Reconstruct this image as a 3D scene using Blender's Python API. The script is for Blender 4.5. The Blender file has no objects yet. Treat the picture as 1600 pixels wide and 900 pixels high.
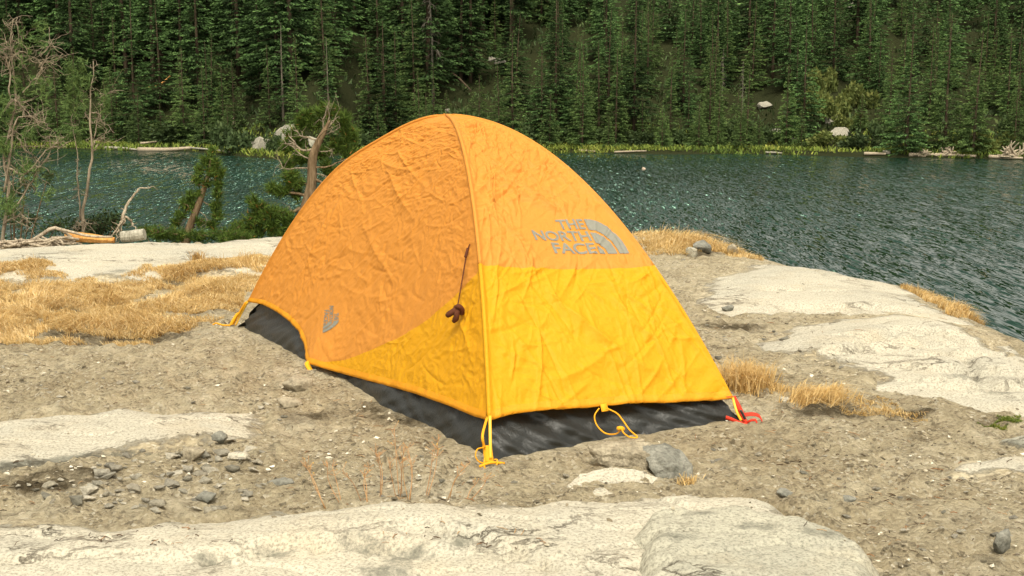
import bpy, bmesh, math, random
import numpy as np
from mathutils import Vector, Matrix

SC = bpy.context.scene
COL = SC.collection
R = math.radians

# ------------------------------------------------------------------ camera, sky, sun, exposure
CAM_H, PITCH, FPX = 1.4, R(8.9), 1917.0
cam_d = bpy.data.cameras.new('camera'); cam = bpy.data.objects.new('camera', cam_d); COL.objects.link(cam)
cam.location = (0, 0, CAM_H); cam.rotation_euler = (math.pi/2 - PITCH, 0, 0)
cam_d.sensor_width = 36; cam_d.lens = FPX/1600*36; cam_d.clip_start = .05; cam_d.clip_end = 3000
SC.camera = cam

SUN_TO = Vector((0.03, -0.50, 0.86)).normalized()
elev = math.asin(SUN_TO.z); azim = math.atan2(SUN_TO.x, SUN_TO.y)
W = bpy.data.worlds.new('World'); SC.world = W; W.use_nodes = True
wn = W.node_tree; wn.nodes.clear()
sky = wn.nodes.new('ShaderNodeTexSky'); sky.sky_type = 'NISHITA'; sky.sun_disc = False
sky.sun_elevation = elev; sky.sun_rotation = azim; sky.dust_density = 4.0; sky.air_density = 1.0; sky.ozone_density = 1.0
hs = wn.nodes.new('ShaderNodeHueSaturation'); hs.inputs['Saturation'].default_value = .12
tint = wn.nodes.new('ShaderNodeMix'); tint.data_type = 'RGBA'; tint.blend_type = 'MULTIPLY'
tint.inputs[0].default_value = 1; tint.inputs[7].default_value = (1.0, .95, .82, 1)
bg = wn.nodes.new('ShaderNodeBackground'); bg.inputs['Strength'].default_value = .13
wo = wn.nodes.new('ShaderNodeOutputWorld')
wn.links.new(sky.outputs[0], hs.inputs['Color']); wn.links.new(hs.outputs[0], tint.inputs[6])
wn.links.new(tint.outputs[2], bg.inputs[0]); wn.links.new(bg.outputs[0], wo.inputs[0])
sl = bpy.data.lights.new('sun', 'SUN'); sl.energy = 1.25; sl.angle = R(12); sl.color = (1, .93, .80)
so = bpy.data.objects.new('sun', sl); COL.objects.link(so)
so.rotation_euler = SUN_TO.to_track_quat('Z', 'Y').to_euler(); so.location = (0, 0, 40)
SC.view_settings.view_transform = 'Standard'; SC.view_settings.look = 'None'
SC.view_settings.exposure = 1.02; SC.view_settings.gamma = 1
WATER = -3.5

# ------------------------------------------------------------------ pixels and noise
_c, _s = math.cos(PITCH), math.sin(PITCH)
def ray(px, py):
    a = np.array([px-800, FPX, 450-py], float)
    return np.array([a[0], a[1]*_c + a[2]*_s, -a[1]*_s + a[2]*_c])
def onz(px, py, z=0.):
    r = ray(px, py); return r*((z-CAM_H)/r[2]) + np.array([0, 0, CAM_H])
def atY(px, py, Y):
    r = ray(px, py); return r*(Y/r[1]) + np.array([0, 0, CAM_H])

def _hash(ix, iy, seed):
    h = (ix.astype(np.int64)*374761393 + iy.astype(np.int64)*668265263 + seed*1442695041) & 0xffffffff
    h = ((h ^ (h >> 13))*1274126177) & 0xffffffff
    h = (h ^ (h >> 16)) & 0xffffffff
    return h/4294967295.0
def gn(x, y, seed=0):
    x = np.asarray(x, float); y = np.asarray(y, float)
    ix = np.floor(x); iy = np.floor(y); fx = x-ix; fy = y-iy
    u = fx*fx*fx*(fx*(fx*6-15)+10); v = fy*fy*fy*(fy*(fy*6-15)+10)
    def g(dx, dy):
        a = _hash(ix+dx, iy+dy, seed)*2*np.pi
        return np.cos(a)*(fx-dx) + np.sin(a)*(fy-dy)
    return 1.5*((g(0,0)*(1-u)+g(1,0)*u)*(1-v) + (g(0,1)*(1-u)+g(1,1)*u)*v)
def fbm(x, y, seed=0, o=4, gain=.5):
    t = 0; a = 1
    for i in range(o):
        t = t + a*gn(x*2**i, y*2**i, seed+i*17); a *= gain
    return t
def sstep(a, b, x):
    t = np.clip((x-a)/(b-a), 0, 1); return t*t*(3-2*t)
def seg_dist(x, y, P, closed=False):
    d = np.full(np.shape(x), 1e9); n = len(P)
    for i in range(n if closed else n-1):
        a = P[i]; b = P[(i+1) % n]; e = b-a; L = max(e@e, 1e-12)
        t = np.clip(((x-a[0])*e[0]+(y-a[1])*e[1])/L, 0, 1)
        d = np.minimum(d, np.hypot(x-a[0]-t*e[0], y-a[1]-t*e[1]))
    return d
def inside(x, y, P):
    c = np.zeros(np.shape(x), bool); n = len(P)
    for i in range(n):
        a = P[i]; b = P[(i+1) % n]
        if a[1] == b[1]: continue
        k = ((a[1] > y) != (b[1] > y)) & (x < (b[0]-a[0])*(y-a[1])/(b[1]-a[1]) + a[0])
        c ^= k
    return c
def sdist(x, y, P):
    d = seg_dist(x, y, P, True); return np.where(inside(x, y, P), d, -d)
def wpoly(px, z=0.): return np.array([onz(a, b, z)[:2] for a, b in px])

# ------------------------------------------------------------------ mesh, object and node helpers
def mk(name, V, F, smooth=True, attrs=None):
    """V (n,3); F one array or a list of arrays of tris / quads"""
    me = bpy.data.meshes.new(name)
    V = np.ascontiguousarray(V, np.float32)
    Fs = F if isinstance(F, (list, tuple)) else [F]
    Fs = [np.asarray(f, np.int32) for f in Fs if len(f)]
    me.vertices.add(len(V)); me.vertices.foreach_set('co', V.ravel())
    tot = np.concatenate([np.full(len(f), f.shape[1], np.int32) for f in Fs])
    idx = np.concatenate([f.ravel() for f in Fs])
    me.loops.add(len(idx)); me.loops.foreach_set('vertex_index', idx)
    me.polygons.add(len(tot))
    me.polygons.foreach_set('loop_start', np.concatenate([[0], np.cumsum(tot)[:-1]]).astype(np.int32))
    me.polygons.foreach_set('loop_total', tot)
    me.polygons.foreach_set('use_smooth', np.full(len(tot), smooth))
    if attrs:
        for k, v in attrs.items():
            a = me.attributes.new(k, 'FLOAT', 'POINT'); a.data.foreach_set('value', np.asarray(v, np.float32))
    me.update(); me.validate()
    return me
class Soup:
    def __init__(self): self.V=[]; self.F={3:[],4:[]}; self.A=[]; self.n=0
    def add(self, V, F, a=0.):
        V = np.asarray(V, float).reshape(-1, 3)
        for f in (F if isinstance(F, (list, tuple)) else [F]):
            f = np.asarray(f)
            if len(f): self.F[f.shape[1]].append(f+self.n)
        self.V.append(V); self.A.append(np.broadcast_to(np.asarray(a, float), (len(V),))); self.n += len(V)
    def mesh(self, name, off=(0,0,0), smooth=True):
        F = [np.concatenate(self.F[k]) for k in (3,4) if self.F[k]]
        return mk(name, np.concatenate(self.V)-np.asarray(off), F, smooth, {'tone': np.concatenate(self.A)})
def link(name, me, mat=None, parent=None, loc=None):
    o = bpy.data.objects.new(name, me); COL.objects.link(o)
    if mat is not None and not me.materials: me.materials.append(mat)
    if parent is not None: o.parent = parent
    if loc is not None: o.location = loc
    return o
def tag(o, label=None, cat=None, group=None, kind=None):
    for k, v in (('label', label), ('category', cat), ('group', group), ('kind', kind)):
        if v: o[k] = v
    return o
def thing(name, label, cat, loc, group=None):
    o = bpy.data.objects.new(name, None); COL.objects.link(o); o.location = loc; o.empty_display_size = .1
    return tag(o, label, cat, group)
def grid_faces(nu, nv):
    i = np.arange(nu*nv).reshape(nu, nv)
    return np.stack([i[:-1,:-1], i[1:,:-1], i[1:,1:], i[:-1,1:]], -1).reshape(-1, 4)
def tube(P, r, n=6, cap=True):
    P = np.asarray(P, float); m = len(P); r = np.broadcast_to(np.asarray(r, float), (m,))
    T = np.gradient(P, axis=0); T /= np.linalg.norm(T, axis=1)[:, None]+1e-12
    ref = np.array([0,0,1.]) if abs(T[0,2]) < .9 else np.array([1.,0,0])
    N = np.cross(T[0], ref); N /= np.linalg.norm(N); V=[]
    a = np.arange(n)*2*np.pi/n
    for i in range(m):
        N = N - T[i]*(N@T[i]); N /= np.linalg.norm(N)+1e-12; B = np.cross(T[i], N)
        V.append(P[i] + r[i]*(np.cos(a)[:,None]*N + np.sin(a)[:,None]*B))
    V = np.concatenate(V); i = np.arange(m-1)[:,None]*n; j = np.arange(n)[None]; k = (j+1) % n
    F = [np.stack([i+j, i+k, i+n+k, i+n+j], -1).reshape(-1, 4)]
    if cap and n == 4: F.append(np.array([[3,2,1,0]])); F.append(np.array([[0,1,2,3]])+(m-1)*n)
    elif cap:
        V = np.concatenate([V, P[:1], P[-1:]]); jj = np.arange(n); kk = (jj+1) % n
        F.append(np.stack([kk, jj, np.full(n, m*n)], -1))
        F.append(np.stack([jj+(m-1)*n, kk+(m-1)*n, np.full(n, m*n+1)], -1))
    return V, F
def smooth_path(pts, n=24):
    P = np.asarray(pts, float); k = len(P)
    Q = np.concatenate([[2*P[0]-P[1]], P, [2*P[-1]-P[-2]]]); out=[]
    for t in np.linspace(0, k-1-1e-6, n):
        i = int(t); f = t-i; a,b,c,d = Q[i],Q[i+1],Q[i+2],Q[i+3]
        out.append(.5*(2*b+(c-a)*f+(2*a-5*b+4*c-d)*f*f+(3*b-a-3*c+d)*f**3))
    return np.array(out)
def ribbon(P, w, side, th=.002):
    P = np.asarray(P, float); side = np.asarray(side, float); side = side/np.linalg.norm(side)
    T = np.gradient(P, axis=0); T /= np.linalg.norm(T, axis=1)[:,None]
    n = np.cross(T, side); n /= np.linalg.norm(n, axis=1)[:,None]
    w = np.broadcast_to(np.asarray(w, float), (len(P),))[:,None]
    V = np.stack([P-side*w/2-n*th/2, P+side*w/2-n*th/2, P+side*w/2+n*th/2, P-side*w/2+n*th/2], 1).reshape(-1,3)
    m = len(P); i = np.arange(m-1)[:,None]*4; j = np.arange(4)[None]; k = (j+1)%4
    F = np.stack([i+j, i+k, i+4+k, i+4+j], -1).reshape(-1,4)
    return V, [F, np.array([[3,2,1,0]]), np.array([[0,1,2,3]])+(m-1)*4]

class M:
    """small node-graph builder"""
    def __init__(s, name, rough=.9, spec=.2):
        s.m = bpy.data.materials.new(name); s.m.use_nodes = True; s.t = s.m.node_tree
        s.b = s.t.nodes['Principled BSDF']; s.out = s.t.nodes['Material Output']
        s.b.inputs['Roughness'].default_value = rough; s.b.inputs['Specular IOR Level'].default_value = spec
    def n(s, kind, **kw):
        o = s.t.nodes.new('ShaderNode'+kind)
        for k, v in kw.items():
            if k in o.inputs: o.inputs[k].default_value = v
            else: setattr(o, k, v)
        return o
    def l(s, a, b): s.t.links.new(a, b)
    def coord(s, scale=(1,1,1), kind='Object'):
        c = s.n('TexCoord'); mp = s.n('Mapping'); mp.inputs['Scale'].default_value = scale
        s.l(c.outputs[kind], mp.inputs[0]); return mp.outputs[0]
    def noise(s, vec, scale, detail=4, rough=.55, dist=0):
        o = s.n('TexNoise', Scale=scale, Detail=detail, Roughness=rough, Distortion=dist); s.l(vec, o.inputs['Vector']); return o.outputs['Fac']
    def voro(s, vec, scale, feature='F1', out='Distance'):
        o = s.n('TexVoronoi', Scale=scale, feature=feature); s.l(vec, o.inputs['Vector']); return o.outputs[out]
    def ramp(s, f, stops, interp='LINEAR'):
        o = s.n('ValToRGB'); o.color_ramp.interpolation = interp; e = o.color_ramp.elements
        while len(e) < len(stops): e.new(.5)
        for q, (p, c) in zip(e, stops):
            q.position = p; q.color = (c if hasattr(c, '__len__') else (c,c,c))[:3] + (1,) if hasattr(c,'__len__') else (c,c,c,1)
        s.l(f, o.inputs[0]); return o.outputs[0]
    def mix(s, f, a, b, blend='MIX'):
        o = s.n('Mix', data_type='RGBA', blend_type=blend)
        for v, i in ((f,0),(a,6),(b,7)):
            if hasattr(v, 'links'): s.l(v, o.inputs[i])
            else: o.inputs[i].default_value = v if i == 0 else tuple(v)+(1,)
        return o.outputs[2]
    def math(s, op, a, b=0.):
        o = s.n('Math', operation=op)
        for v, i in ((a,0),(b,1)):
            if hasattr(v, 'links'): s.l(v, o.inputs[i])
            else: o.inputs[i].default_value = v
        return o.outputs[0]
    def attr(s, name):
        o = s.n('Attribute', attribute_name=name); return o.outputs['Fac']
    def rand(s): return s.n('ObjectInfo').outputs['Random']
    def color(s, v):
        if hasattr(v, 'links'): s.l(v, s.b.inputs['Base Color'])
        else: s.b.inputs['Base Color'].default_value = tuple(v)+(1,)
        return s
    def bump(s, h, strength=.5, dist=.01):
        o = s.n('Bump', Strength=strength, Distance=dist); s.l(h, o.inputs['Height'])
        s.l(o.outputs[0], s.b.inputs['Normal']); return s
def flat(name, c, rough=.8, spec=.2, var=.25, scale=40):
    m = M(name, rough, spec); v = m.coord()
    m.color(m.mix(m.noise(v, scale, 5), tuple(x*(1-var) for x in c), tuple(min(1, x*(1+var)) for x in c))); return m.m

# ------------------------------------------------------------------ materials
def dirt_color(m, v):
    a = m.ramp(m.noise(v, 1.6, 6, .65), [(.3, (.36,.295,.185)), (.5, (.54,.46,.305)), (.7, (.66,.585,.425))])
    g = m.noise(v, 14, 8, .75); a = m.mix(1., a, m.ramp(g, [(.33,.36),(.5,1.),(.68,1.25)]), 'MULTIPLY')
    grit = m.n('TexVoronoi', Scale=85.); m.l(v, grit.inputs['Vector'])
    rg = m.n('SeparateColor'); m.l(grit.outputs['Color'], rg.inputs[0])
    gc = m.ramp(rg.outputs[0], [(.0,(.10,.075,.045)),(.16,(.36,.29,.18)),(.6,(.52,.44,.30)),(.92,(.70,.64,.50))], 'CONSTANT')
    a = m.mix(m.ramp(m.noise(v, 6, 5, .7), [(.38,.1),(.62,.72)]), a, gc)
    return a, grit
def granite_mat(name, tint, grey):
    m = M(name, .95, .08); v = m.coord()
    big = m.ramp(m.noise(v, 1.3, 5, .6, .4), [(.34, 0.), (.66, 1.)])
    base = m.mix(big, tint, grey)
    warm = m.ramp(m.noise(v, 2.7, 6, .65), [(.5, 0.), (.74, 1.)])
    base = m.mix(m.math('MULTIPLY', warm, .35), base, (.42, .33, .20))
    sp = m.ramp(m.noise(v, 95, 3, .7), [(.34, .55), (.5, 1.), (.66, 1.15)])
    base = m.mix(1., base, sp, 'MULTIPLY')
    flecks = m.ramp(m.noise(v, 38, 4, .75), [(.63, 0.), (.70, 1.)])
    base = m.mix(m.math('MULTIPLY', flecks, .35), base, (.13, .115, .09))
    dm = m.ramp(m.math('ADD', m.attr('dust'), m.math('MULTIPLY', m.math('SUBTRACT', m.noise(v, 7, 9, .78), .5), 1.9)), [(.42, 0.), (.66, 1.)])
    base = m.mix(m.math('MULTIPLY', dm, .95), base, dirt_color(m, v)[0])
    lich = m.ramp(m.math('ADD', m.attr('lichen'), m.math('MULTIPLY', m.math('SUBTRACT', m.noise(v, 22, 7, .8), .5), 1.5)), [(.36, 0.), (.72, 1.)])
    base = m.mix(m.math('MULTIPLY', lich, .8), base, m.mix(m.noise(v, 60, 4), (.06, .062, .048), (.22, .215, .17)))
    crk = m.ramp(m.math('ABSOLUTE', m.math('SUBTRACT', m.noise(m.coord((1,1.8,1)), 2.1, 7, .62, .6), .5)), [(0., 1.), (.006, .6), (.016, 0.)])
    crk = m.math('MULTIPLY', crk, m.ramp(m.noise(v, 1.7, 3), [(.5,0.),(.62,1.)]))
    base = m.mix(m.math('MULTIPLY', crk, .8), base, (.10,.08,.055))
    m.color(base)
    h = m.math('ADD', m.math('MULTIPLY', m.noise(v, 30, 6, .65), .8), m.math('MULTIPLY', m.noise(v, 170, 3, .6), .22))
    h = m.math('SUBTRACT', m.math('ADD', h, m.math('ADD', m.math('MULTIPLY', m.noise(v, 8, 5, .6), 1.3), m.math('MULTIPLY', dm, m.math('MULTIPLY', m.noise(v, 26, 8, .75), 3.2)))), m.math('MULTIPLY', crk, .8))
    m.bump(h, .8, .013); return m.m
GRANITE = granite_mat('pale_granite', (.50, .455, .355), (.41, .385, .31))
GRANITE_GREY = granite_mat('grey_granite', (.43, .405, .315), (.32, .31, .25))

def dirt_mat():
    m = M('gravelly_dirt', .97, .08); v = m.coord()
    a, grit = dirt_color(m, v)
    hum_shade = m.ramp(m.math('ADD', m.attr('humus_shade'), m.math('MULTIPLY', m.math('SUBTRACT', m.noise(v, 5, 9, .78), .5), 2.4)), [(.45,0.),(.95,.92)])
    a = m.mix(hum_shade, a, m.mix(m.noise(v, 50, 4), (.03,.023,.013), (.12,.09,.05)))  # dark soil colour, plus the painted shadow along the tent's left side
    far = m.attr('meadow')
    a = m.mix(far, a, m.mix(m.noise(v, .35, 6, .7), (.016,.022,.008), (.032,.033,.013)))
    m.color(a)
    h = m.math('ADD', m.noise(v, 26, 8, .75), m.math('MULTIPLY', m.math('SUBTRACT', 1., grit.outputs['Distance']), .22))
    m.bump(h, 1., .045); return m.m
DIRT = dirt_mat()

def fabric(name, c, trans, dark=.86, bs=.45, bd=.007):
    m = M(name, .62, .25); v = m.coord()
    col = m.mix(m.noise(v, 1.6, 3, .6), tuple(x*.93 for x in c), c)
    m.color(col)
    a = m.noise(m.coord((1,1,1)), 22, 5, .62, 1.2)
    rid = m.math('ABSOLUTE', m.math('SUBTRACT', a, .5))
    m.bump(m.math('ADD', m.math('MULTIPLY', rid, -2.2), m.math('MULTIPLY', m.noise(v, 400, 2), .05)), bs, bd)
    if trans:
        tr = m.n('BsdfTranslucent'); m.l(col, tr.inputs[0]); mx = m.n('MixShader', Fac=trans)
        m.l(m.b.outputs[0], mx.inputs[1]); m.l(tr.outputs[0], mx.inputs[2]); m.l(mx.outputs[0], m.out.inputs[0])
    return m.m
ORANGE = fabric('orange_ripstop', (.66, .268, .040), .14)
YELLOW = fabric('yellow_ripstop', (.70, .335, .006), .14)
HEM = fabric('hem_binding', (.70, .29, .010), 0)
BLACKFAB = fabric('charcoal_floor_fabric', (.021, .022, .020), 0, .86, .4, .010)
BLACKFAB.node_tree.nodes['Principled BSDF'].inputs['Roughness'].default_value = .42
BLACKFAB.node_tree.nodes['Principled BSDF'].inputs['Specular IOR Level'].default_value = .45
WEB = flat('yellow_webbing', (.80, .36, .015), .7, .2, .15, 200)
POLE = flat('yellow_pole_end', (.85, .48, .03), .35, .5, .05)
RED = flat('red_webbing', (.62, .045, .02), .7, .2, .2, 150)
BROWN = flat('brown_guyline', (.10, .035, .018), .85, .1, .4, 300)
BLACKPL = flat('black_buckle', (.02,.02,.02), .4, .5)
PRINT = flat('grey_print', (.21, .205, .165), .6, .3, .12, 60)

def stone_mat():
    m = M('stone', .93, .15); v = m.coord((1,1,1)); r = m.rand()
    a = m.ramp(r, [(0,(.26,.245,.20)),(.3,(.40,.355,.265)),(.5,(.20,.19,.15)),(.75,(.58,.53,.42)),(1,(.17,.16,.13))])
    a = m.mix(1., a, m.ramp(m.noise(v, 3.2, 8, .75), [(.3,.55),(.52,1.),(.72,1.35)]), 'MULTIPLY'); m.color(a)
    m.bump(m.noise(v, 7, 6, .7), .6, .05); return m.m
STONE = stone_mat()
def rock_mat(name, a0, b0):
    m = M(name, .93, .15); v = m.coord()
    a = m.mix(m.ramp(m.noise(v, 9, 6, .7, .3), [(.35,0.),(.65,1.)]), a0, b0)
    a = m.mix(1., a, m.ramp(m.noise(v, 70, 5, .75), [(.3,.55),(.5,1.),(.7,1.3)]), 'MULTIPLY'); m.color(a)
    m.bump(m.noise(v, 45, 7, .7), .8, .02); return m.m
ROCK_TAN = rock_mat('tan_rock', (.46,.40,.29), (.20,.17,.115))
ROCK_GREY = rock_mat('grey_rock', (.31,.30,.25), (.13,.13,.108))
def tone_mat(name, stops, rough=.85, spec=.1, trans=0., objvar=0.):
    m = M(name, rough, spec); c = m.ramp(m.attr('tone'), stops)
    if objvar: c = m.mix(1., c, m.ramp(m.rand(), [(0, 1-objvar), (1, 1+objvar)]), 'MULTIPLY')
    m.color(c)
    if trans:
        tr = m.n('BsdfTranslucent'); m.l(c, tr.inputs[0]); mx = m.n('MixShader', Fac=trans)
        m.l(m.b.outputs[0], mx.inputs[1]); m.l(tr.outputs[0], mx.inputs[2]); m.l(mx.outputs[0], m.out.inputs[0])
    return m.m
PEBBLE = tone_mat('pebbles', [(0,(.11,.095,.065)),(.35,(.24,.20,.135)),(.7,(.42,.37,.27)),(1,(.74,.69,.56))])
STRAW = tone_mat('dry_grass', [(0,(.30,.17,.045)),(.3,(.55,.36,.13)),(.7,(.72,.52,.23)),(1,(.80,.64,.36))], .8, .15, .3)
MEADOW = tone_mat('shore_grass', [(0,(.07,.115,.028)),(.5,(.18,.24,.045)),(1,(.36,.36,.08))], .8, .1, .2)
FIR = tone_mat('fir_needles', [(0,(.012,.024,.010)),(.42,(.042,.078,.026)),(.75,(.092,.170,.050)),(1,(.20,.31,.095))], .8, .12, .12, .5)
PINE = tone_mat('pine_needles', [(0,(.030,.052,.010)),(.5,(.075,.130,.020)),(.92,(.14,.20,.03)),(1,(.32,.13,.03))], .7, .2, .12)
YOUNG = tone_mat('young_needles', [(0,(.035,.062,.020)),(.5,(.085,.14,.040)),(1,(.18,.25,.075))], .75, .15, .15, .3)
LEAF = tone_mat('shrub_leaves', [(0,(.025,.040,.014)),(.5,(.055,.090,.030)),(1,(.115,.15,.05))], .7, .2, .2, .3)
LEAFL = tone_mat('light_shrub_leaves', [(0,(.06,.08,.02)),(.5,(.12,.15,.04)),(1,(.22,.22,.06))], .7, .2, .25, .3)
def bark(name, a0, b0, sc=(30,30,5)):
    m = M(name, .95, .1); v = m.coord(sc)
    m.color(m.mix(m.ramp(m.noise(v, 1., 6, .7), [(.35,0.),(.62,1.)]), a0, b0)); m.bump(m.noise(v, 1.6, 6, .7), .7, .02); return m.m
BARK = bark('conifer_bark', (.045,.032,.022), (.115,.085,.055), (3,3,.6))
BARK_PALE = bark('pale_bark', (.11,.09,.065), (.26,.22,.17), (3,3,.8))
PINEBARK = bark('pine_bark', (.085,.055,.028), (.24,.17,.10))
DEADWOOD = bark('weathered_wood', (.20,.155,.105), (.50,.42,.31))
GREYWOOD = bark('grey_wood', (.20,.185,.14), (.44,.41,.33))
ORANGEWOOD = bark('split_orange_wood', (.44,.20,.055), (.66,.36,.12), (20,20,3))
STEM = tone_mat('weed_stems', [(0,(.36,.18,.085)),(.6,(.54,.32,.15)),(1,(.74,.48,.10))], .8, .1)

DEADTREE = bark('bare_limb_wood', (.12,.095,.065), (.36,.295,.21))
def water_mat():
    m = M('lake_water', .02, .9); m.b.inputs['IOR'].default_value = 1.33; m.b.inputs['Specular Tint'].default_value = (.62, 1., .80, 1)
    v = m.coord()
    m.color(m.mix(m.ramp(m.noise(v, .05, 3), [(.35,0.),(.65,1.)]), (.0015,.016,.010), (.003,.024,.015)))
    def wv(sx, sy, rot):
        c = m.n('TexCoord'); mp = m.n('Mapping'); mp.inputs['Rotation'].default_value = (0,0,R(rot)); mp.inputs['Scale'].default_value = (sx, sy, 1)
        m.l(c.outputs['Object'], mp.inputs[0]); return mp.outputs[0]
    def slope(sx, sy, rot, detail):
        o = m.n('TexNoise', Scale=1., Detail=detail, Roughness=.6, Distortion=.4); m.l(wv(sx, sy, rot), o.inputs['Vector'])
        q = m.n('VectorMath', operation='SUBTRACT'); m.l(o.outputs['Color'], q.inputs[0]); q.inputs[1].default_value = (.5,.5,.5); return q.outputs[0]
    add = m.n('VectorMath', operation='ADD'); m.l(slope(8., .95, 10, 2.), add.inputs[0])
    sc2 = m.n('VectorMath', operation='SCALE'); m.l(slope(4.2, .40, -8, 1.), sc2.inputs[0]); sc2.inputs['Scale'].default_value = .7; m.l(sc2.outputs[0], add.inputs[1])
    ad2 = m.n('VectorMath', operation='ADD'); sc4 = m.n('VectorMath', operation='SCALE'); m.l(slope(1.5, .16, 4, 1.), sc4.inputs[0]); sc4.inputs['Scale'].default_value = .45; m.l(add.outputs[0], ad2.inputs[0]); m.l(sc4.outputs[0], ad2.inputs[1]); add = ad2
    # wind toward the near shore: steep wave faces on this side
    sx = m.n('SeparateXYZ'); m.l(add.outputs[0], sx.inputs[0]); cx = m.n('CombineXYZ'); m.l(sx.outputs[0], cx.inputs[0])
    m.l(m.math('MULTIPLY', m.math('POWER', m.math('ABSOLUTE', sx.outputs[1]), 2.3), -20.), cx.inputs[1]); add = cx
    # wind: stronger ripples out on the left of the lake, streaks elsewhere, calm in the lee of the far shore
    c = m.n('TexCoord'); mp = m.n('Mapping', vector_type='TEXTURE'); mp.inputs['Location'].default_value = (-17,62,WATER); mp.inputs['Scale'].default_value = (30,50,60); m.l(c.outputs['Object'], mp.inputs[0])
    gr = m.n('TexGradient', gradient_type='SPHERICAL'); m.l(mp.outputs[0], gr.inputs[0])
    wind = m.math('ADD', m.ramp(m.noise(wv(.05,.10,5), 1., 4, .6), [(.3,.38),(.7,.78)]), m.math('MULTIPLY', m.ramp(gr.outputs['Fac'], [(.1,0.),(.5,1.)]), 1.7))
    sc3 = m.n('VectorMath', operation='SCALE'); m.l(add.outputs[0], sc3.inputs[0]); m.l(wind, sc3.inputs['Scale'])
    fl = m.n('VectorMath', operation='MULTIPLY_ADD'); m.l(sc3.outputs[0], fl.inputs[0]); fl.inputs[1].default_value = (1.3,1.6,0); fl.inputs[2].default_value = (0,0,1)
    nm = m.n('VectorMath', operation='NORMALIZE'); m.l(fl.outputs[0], nm.inputs[0]); m.l(nm.outputs[0], m.b.inputs['Normal']); return m.m
WATERM = water_mat()

# ------------------------------------------------------------------ terrain heights
rng = np.random.default_rng(7); random.seed(7)
EDGE = np.concatenate([np.array([[-30.,11.],[-14.,11.6]]),
    wpoly([(-240,396),(-60,386),(110,378),(230,371),(330,374),(440,364),(560,362),(700,360),(860,358),(1000,361),(1090,372),
           (1180,391),(1280,419),(1400,437),(1500,478),(1600,520),(1700,572),(1850,680)]), np.array([[3.6,2.5],[4.2,0.],[5.,-12.]])])
BLUFF = np.concatenate([EDGE, np.array([[-30.,-12.]])])
class Slab:
    def __init__(s, name, label, px, rise, edge, mat, seed, step=.02, rough=1., cracks=(), lichen=(), tilt=(0,0), extra=None):
        s.name, s.label, s.rise, s.edge, s.mat, s.seed, s.step, s.rough, s.tilt = name, label, rise, edge, mat, seed, step, rough, tilt
        s.P = wpoly(px)
        if extra is not None: s.P = np.concatenate([s.P, np.array(extra)])
        s.cracks = [(wpoly(c), w, d, st) for c, w, d, st in cracks]
        s.lichen = [(onz(a, b)[:2], r) for a, b, r in lichen]
        s.c = s.P.mean(0)
    def h(s, x, y):
        sd = sdist(x, y, s.P) + .10*fbm(x*2.1, y*2.1, s.seed, 3)*min(1, s.edge*4) + .022*fbm(x*9, y*9, s.seed+3, 3)
        t = np.clip(sd/s.edge, -1.2, 1)
        prof = np.where(t > 0, 1-(1-t)**2.2, t*1.6)
        z = s.rise*prof + s.tilt[0]*(x-s.c[0]) + s.tilt[1]*(y-s.c[1])
        wgt = sstep(-.05, .25, sd)
        z = z + wgt*s.rough*(.026*fbm(x*.9, y*1.1, s.seed+5, 2) + .005*fbm(x*5, y*5, s.seed+6, 3)) + s.rough*.0022*fbm(x*24, y*24, s.seed+7, 3)
        r = 1-np.abs(gn(x*1.3+.3*gn(x*3, y*3, 5), y*2.6, s.seed+9))
        z = z - wgt*s.rough*.012*np.clip((r-.93)/.07, 0, 1)
        for P, w, d, st in s.cracks:
            q = seg_dist(x + .02*gn(x*11, y*11, 3), y + .03*gn(x*9, y*9, 4), P)
            z = z - d*np.exp(-(q/w)**2)
            if st:
                k = np.argmin(np.stack([np.hypot(x-p[0], y-p[1]) for p in P]), 0); side = y - P[k][..., 1]
                z = z + st*np.exp(-(q/.35)**2)*sstep(-.03, .03, side)
        return z - .03
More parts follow.
